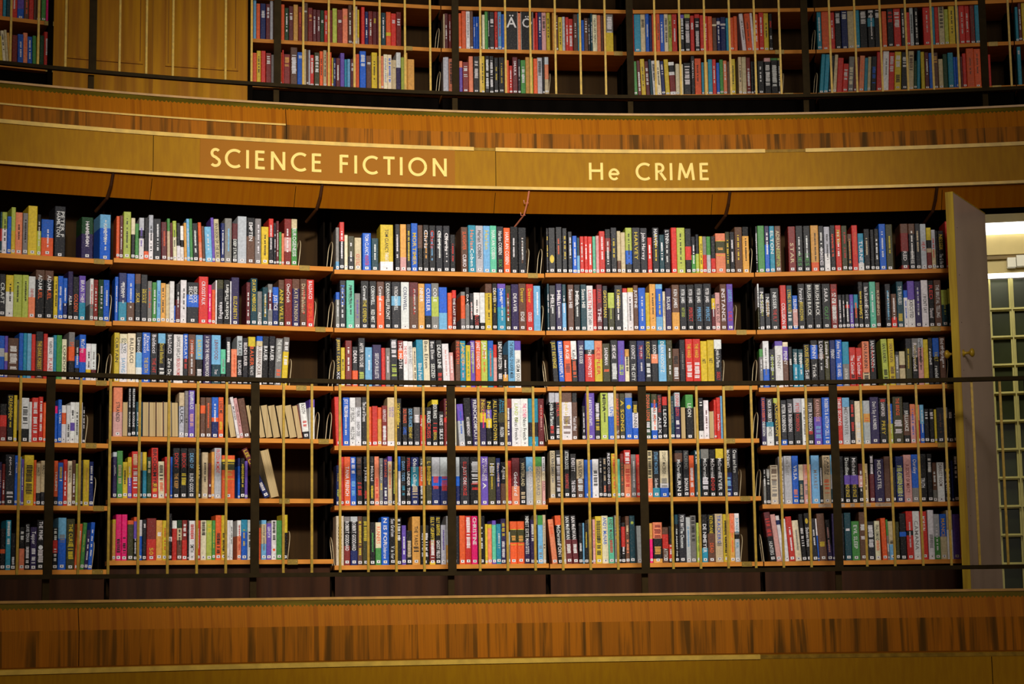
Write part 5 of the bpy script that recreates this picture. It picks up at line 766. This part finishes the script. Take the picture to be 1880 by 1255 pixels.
# ------------------------------------------------------------------ railings
def railing(name, label, rr, zt, zb, tp, dp, k0, k1, zcap):
    root = thing(name, label, 'railing', 'gallery railings')
    t0, t1 = tp+(k0-.4)*dp, tp+(k1+.4)*dp
    if zt:
        mb = MB(); loop_sweep(mb, [(rr-.016, zt-.0085), (rr-.016, zt+.0085), (rr+.016, zt+.0085), (rr+.016, zt-.0085)], t0, t1, 80); mb.build('handrail', M_IRON, root)
    mb = MB(); loop_sweep(mb, [(rr-.012, zb-.008), (rr-.012, zb+.009), (rr+.012, zb+.009), (rr+.012, zb-.008)], t0, t1, 80); mb.build('bottom_rail', M_IRON, root)
    ztop = (zt-.0085) if zt else zb+.92
    if not zt:
        mb = MB(); loop_sweep(mb, [(rr-.016, ztop), (rr-.016, ztop+.017), (rr+.016, ztop+.017), (rr+.016, ztop)], t0, t1, 80); mb.build('handrail', M_IRON, root)
    def bar(th, w, d, za, zc, nm, m, off=0.0):
        mb = MB(); Mx = Matrix.Translation(P(th, rr+off, 0)) @ Matrix.Rotation(-th, 4, 'Z')
        c_ = .0 if w < .02 else .002
        mb.box((-w/2, -d/2, za), (w/2, d/2, zc), M=Mx); mb.build(nm, m, root)
    for k in range(k0, k1+1):
        th = tp+k*dp
        bar(th, .034, .012, zb+.009, ztop, 'post', M_IRON, .0)
        bar(th, .026, .016, zcap, zb-.008, 'foot', mat('foot_iron', rgb(54, 42, 22), .8, .04, metallic=.0, noise=(30, .4)), .035)
        if k < k1 or True:
            for j in range(1, 7):
                tb_ = th+dp*j/7
                if tb_ < t1: bar(tb_, .0098, .010, zb+.009, ztop, 'baluster', M_BRASS)
railing('gallery_railing', 'dark metal railing with brass balusters in front of the lower gallery bookcases', 7.5181, .8956, .1079, -.41486, .10826, -2, 6, ZE)
railing('gallery_railing', 'dark metal railing with brass balusters in front of the upper gallery bookcases', 8.6510, None, 2.4498, -.37239, .10075, -2, 6, ZA)

# ------------------------------------------------------------------ wood panelling between the upper bookcases
t0, t1 = -.3788, -.2740; rp = R+STEP
mb = MB(); loop_sweep(mb, [(rp-.005, ZA-.02), (rp-.005, 4.2), (rp+.30, 4.2), (rp+.30, ZA-.02)], t0, t1, 16); pw = mb.build('wall_panelling', M_PANEL); struct(pw)
def groove(name, a, za, b_, zc, w=.0025):
    global n_trim
    mb = MB()
    if abs(a-b_) < 1e-6: mb.quadf([tuple(P(a-w/2/rp, rp-.0062, za)), tuple(P(a+w/2/rp, rp-.0062, za)), tuple(P(a+w/2/rp, rp-.0062, zc)), tuple(P(a-w/2/rp, rp-.0062, zc))])
    else: sweep(mb, [(rp-.0062, za), (rp-.0062, za+w)], a, b_, 8)
    struct(mb.build('trim_%d' % n_trim, mat('groove_brown', rgb(120, 70, 18), .6, .2, noise=(30, .3)))); n_trim += 1
for a, c_ in ((-.3729, -.3311), (-.3191, -.2792)):   # raised panels: frame strips standing proud
    for q0, q1, za, zc in ((a, a+.0014, 2.765, 4.0), (c_-.0014, c_, 2.765, 4.0), (a, c_, 2.757, 2.770)):
        mb = MB(); loop_sweep(mb, [(rp-.012, za), (rp-.012, zc), (rp-.004, zc), (rp-.004, za)], q0, q1, 6); struct(mb.build('trim_%d' % n_trim, M_PANEL)); n_trim += 1
    groove('g', a+.0016, 2.77, a+.0016, 4.0); groove('g', c_-.0016, 2.77, c_-.0016, 4.0); groove('g', a, 2.755, c_, 2.755)
groove('g', -.326, 2.34, -.326, 4.0, .0018)
# dark posts flanking the panelling
for th in (-.3805, -.2725):
    mb = MB(); loop_sweep(mb, [(rp-.01, ZA-.02), (rp-.01, 4.2), (rp+.3, 4.2), (rp+.3, ZA-.02)], th-.0012, th+.0012, 2); struct(mb.build('trim_%d' % n_trim, M_UPR)); n_trim += 1

# ------------------------------------------------------------------ door, standing open across the walkway
A = P(.0952, R-.5, 0); B = P(.1218, R+.02, 0); dv = (B-A); dw = dv.length; dv.normalize(); da = math.atan2(dv.y, dv.x)
M_DFACE = mat('door_grey_paint', rgb(196, 168, 150), .28, .5, noise=(3, .35)); M_DEDGE = mat('door_edge_wood', rgb(190, 158, 40), .5, .3, streak=('obj', (40, 40, 3), rgb(140, 100, 24), .7))
zd0, zd1 = ZE-.015, 1.785
door = thing('door_1', 'grey painted door leaf standing open with yellow wooden edge and brass knobs', 'door', loc=(A.x, A.y, zd0), rz=da)
door['kind'] = 'structure'
hd = zd1-zd0; TK = .033
mb = MB(); mb.box((.004, -TK/2, 0), (dw, TK/2, hd-.004)); mb.build('leaf', M_DFACE, door)
mb = MB(); mb.box((0, -TK/2-.001, 0), (.004, TK/2+.001, hd)); mb.build('edge', M_DEDGE, door)
mb = MB(); mb.box((.004, -TK/2-.001, hd-.004), (dw, TK/2+.001, hd)); mb.build('top_edge', M_DEDGE, door)
for s in (-1, 1):
    Mk = Matrix.Translation((.055, s*TK/2, 1.06-zd0)) @ Matrix.Rotation(-s*math.pi/2, 4, 'X')
    mb = MB(); mb.lathe([(0, 0), (.017, 0), (.017, .003), (.009, .006), (.006, .012), (.006, .024), (.012, .030), (.019, .036), (.020, .042), (.014, .048), (0, .050)], Mk, 20)
    mb.build('knob', M_BRASS, door, smooth=True)
mb = MB()
for k in range(8):
    for x_ in (.05, dw-.02):
        mb.lathe([(0, .0012), (.0022, .0008), (.0022, 0)], Matrix.Translation((x_ + .0, -TK/2, .12+k*.215 + (.05 if x_ > .2 else 0))) @ Matrix.Rotation(math.pi/2, 4, 'X'), 8)
mb.build('screw_head', M_UPR, door)
# door frame and header in the shelf line
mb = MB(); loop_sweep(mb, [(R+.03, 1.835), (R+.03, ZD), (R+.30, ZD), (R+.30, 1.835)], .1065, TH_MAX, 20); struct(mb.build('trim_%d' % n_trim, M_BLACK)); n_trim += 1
mb = MB(); loop_sweep(mb, [(R+.02, ZE-.02), (R+.02, 1.84), (R+.34, 1.84), (R+.34, ZE-.02)], .1062, .1100, 4); struct(mb.build('trim_%d' % n_trim, M_UPR)); n_trim += 1

# ------------------------------------------------------------------ room behind the door: beams, lamps and a wall of glass panes
RB = R+4.0
M_MULL = mat('mullion_paint', rgb(206, 198, 128), .5, .3, noise=(10, .3)); M_CREAM = mat('beam_cream', rgb(200, 180, 120), .5, .3, noise=(5, .3))
M_PANE = mat('pane_glass', rgb(54, 60, 34), .3, .25, noise=(3.5, .8))
M_TUBE = mat('lamp_glow', rgb(255, 250, 238), .5, .3, emit=((1, .97, .9, 1), 3.0))
M_WHITE = mat('duct_white', rgb(225, 222, 210), .5, .3, noise=(5, .2))
ta, tb2 = .112, .235
pitch_t, pitch_z = .1500/RB*1.0, .1905
win = thing('window_1', 'wall of small glass panes in a cream grid seen through the doorway', 'window'); win['kind'] = 'structure'
mb = MB(); sweep(mb, [(RB+.03, ZE-.02), (RB+.03, 2.115)], ta, tb2, 24); mb.build('panes', M_PANE, win)
gm = MB()
t_ = .1672-4*pitch_t
while t_ < tb2:
    w_ = .016/RB; loop_sweep(gm, [(RB-.0, ZE), (RB-.0, 2.115), (RB+.03, 2.115), (RB+.03, ZE)], t_-w_, t_+w_, 1)
    loop_sweep(gm, [(RB-.02, ZE), (RB-.02, 2.115), (RB, 2.115), (RB, ZE)], t_-w_*.25, t_+w_*.25, 1); t_ += pitch_t
z_ = 1.905
while z_ > ZE:
    loop_sweep(gm, [(RB-.004, z_-.011), (RB-.004, z_+.011), (RB+.03, z_+.011), (RB+.03, z_-.011)], ta, tb2, 24)
    loop_sweep(gm, [(RB-.02, z_-.003), (RB-.02, z_+.003), (RB, z_+.003), (RB, z_-.003)], ta, tb2, 24); z_ -= pitch_z
gm.build('grid', M_MULL, win)
def ringbox(name, m, za, zc, r0, r1, a=ta, b_=tb2, lab=None, cat=None):
    global n_trim
    mb = MB(); loop_sweep(mb, [(r0, za), (r0, zc), (r1, zc), (r1, za)], a, b_, 16); o = mb.build(name, m)
    if lab: tag(o, lab, cat)
    else: o.name = 'trim_%d' % n_trim; n_trim += 1; struct(o)
    return o
ringbox('tube_lamp', M_TUBE, 2.118, 2.146, RB-.05, RB-.01, .1620, .1862, 'long white tube lamp glowing above the glass pane wall', 'lamp')
ringbox('beam', M_CREAM, 2.146, 2.235, RB-.06, RB+.1)
ringbox('beam', mat('beam_olive', rgb(120, 96, 40), .5, .3, noise=(8, .3)), 2.235, 2.262, RB-.1, RB+.1)
ringbox('beam', M_CREAM, 2.262, 2.400, RB-.12, RB+.1)
ringbox('panel_lamp', M_TUBE, 2.402, 2.474, RB-.16, RB-.05, ta, tb2, 'bright white ceiling lamp panel seen through the top of the doorway', 'lamp')
ringbox('beam', mat('olive_gloss', rgb(88, 74, 34), .15, .5, noise=(6, .5)), 2.474, 2.62, RB-.16, RB+.1)
ringbox('white_box', M_WHITE, 2.172, 2.236, RB-.14, RB-.065, .1772, .1817, 'small white box on the beam above the pane wall', 'box')
ringbox('white_box', M_WHITE, 2.176, 2.250, RB-.14, RB-.065, .1821, .1885, 'larger white box on the beam, cut by the photo edge', 'box')
mb = MB(); loop_sweep(mb, [(R+.37, 2.28), (R+.37, 2.32), (R+1.7, 2.32), (R+1.7, 2.66), (RB+.2, 2.66), (RB+.2, 2.62), (R+1.74, 2.62), (R+1.74, 2.28)], .10, .25, 10); o = struct(mb.build('ceiling_back_room', M_CREAM))
for a_ in (.098, .245):
    mb = MB(); loop_sweep(mb, [(R+.37, ZE-.02), (R+.37, 2.28), (R+1.72, 2.28), (R+1.72, 2.62), (RB+.2, 2.62), (RB+.2, ZE-.02)], a_, a_+.002, 1); struct(mb.build('wall_back_room', mat('plaster', rgb(190, 176, 130), .8, .2, noise=(4, .2))))
c0 = P(.165, RB-1.2, 2.45)
light('back_room_lamp', 'AREA', tuple(c0), tuple(P(.18, RB, 1.2)), 12, (1.0, .95, .8), shape='RECTANGLE', size=.8, size_y=.3)
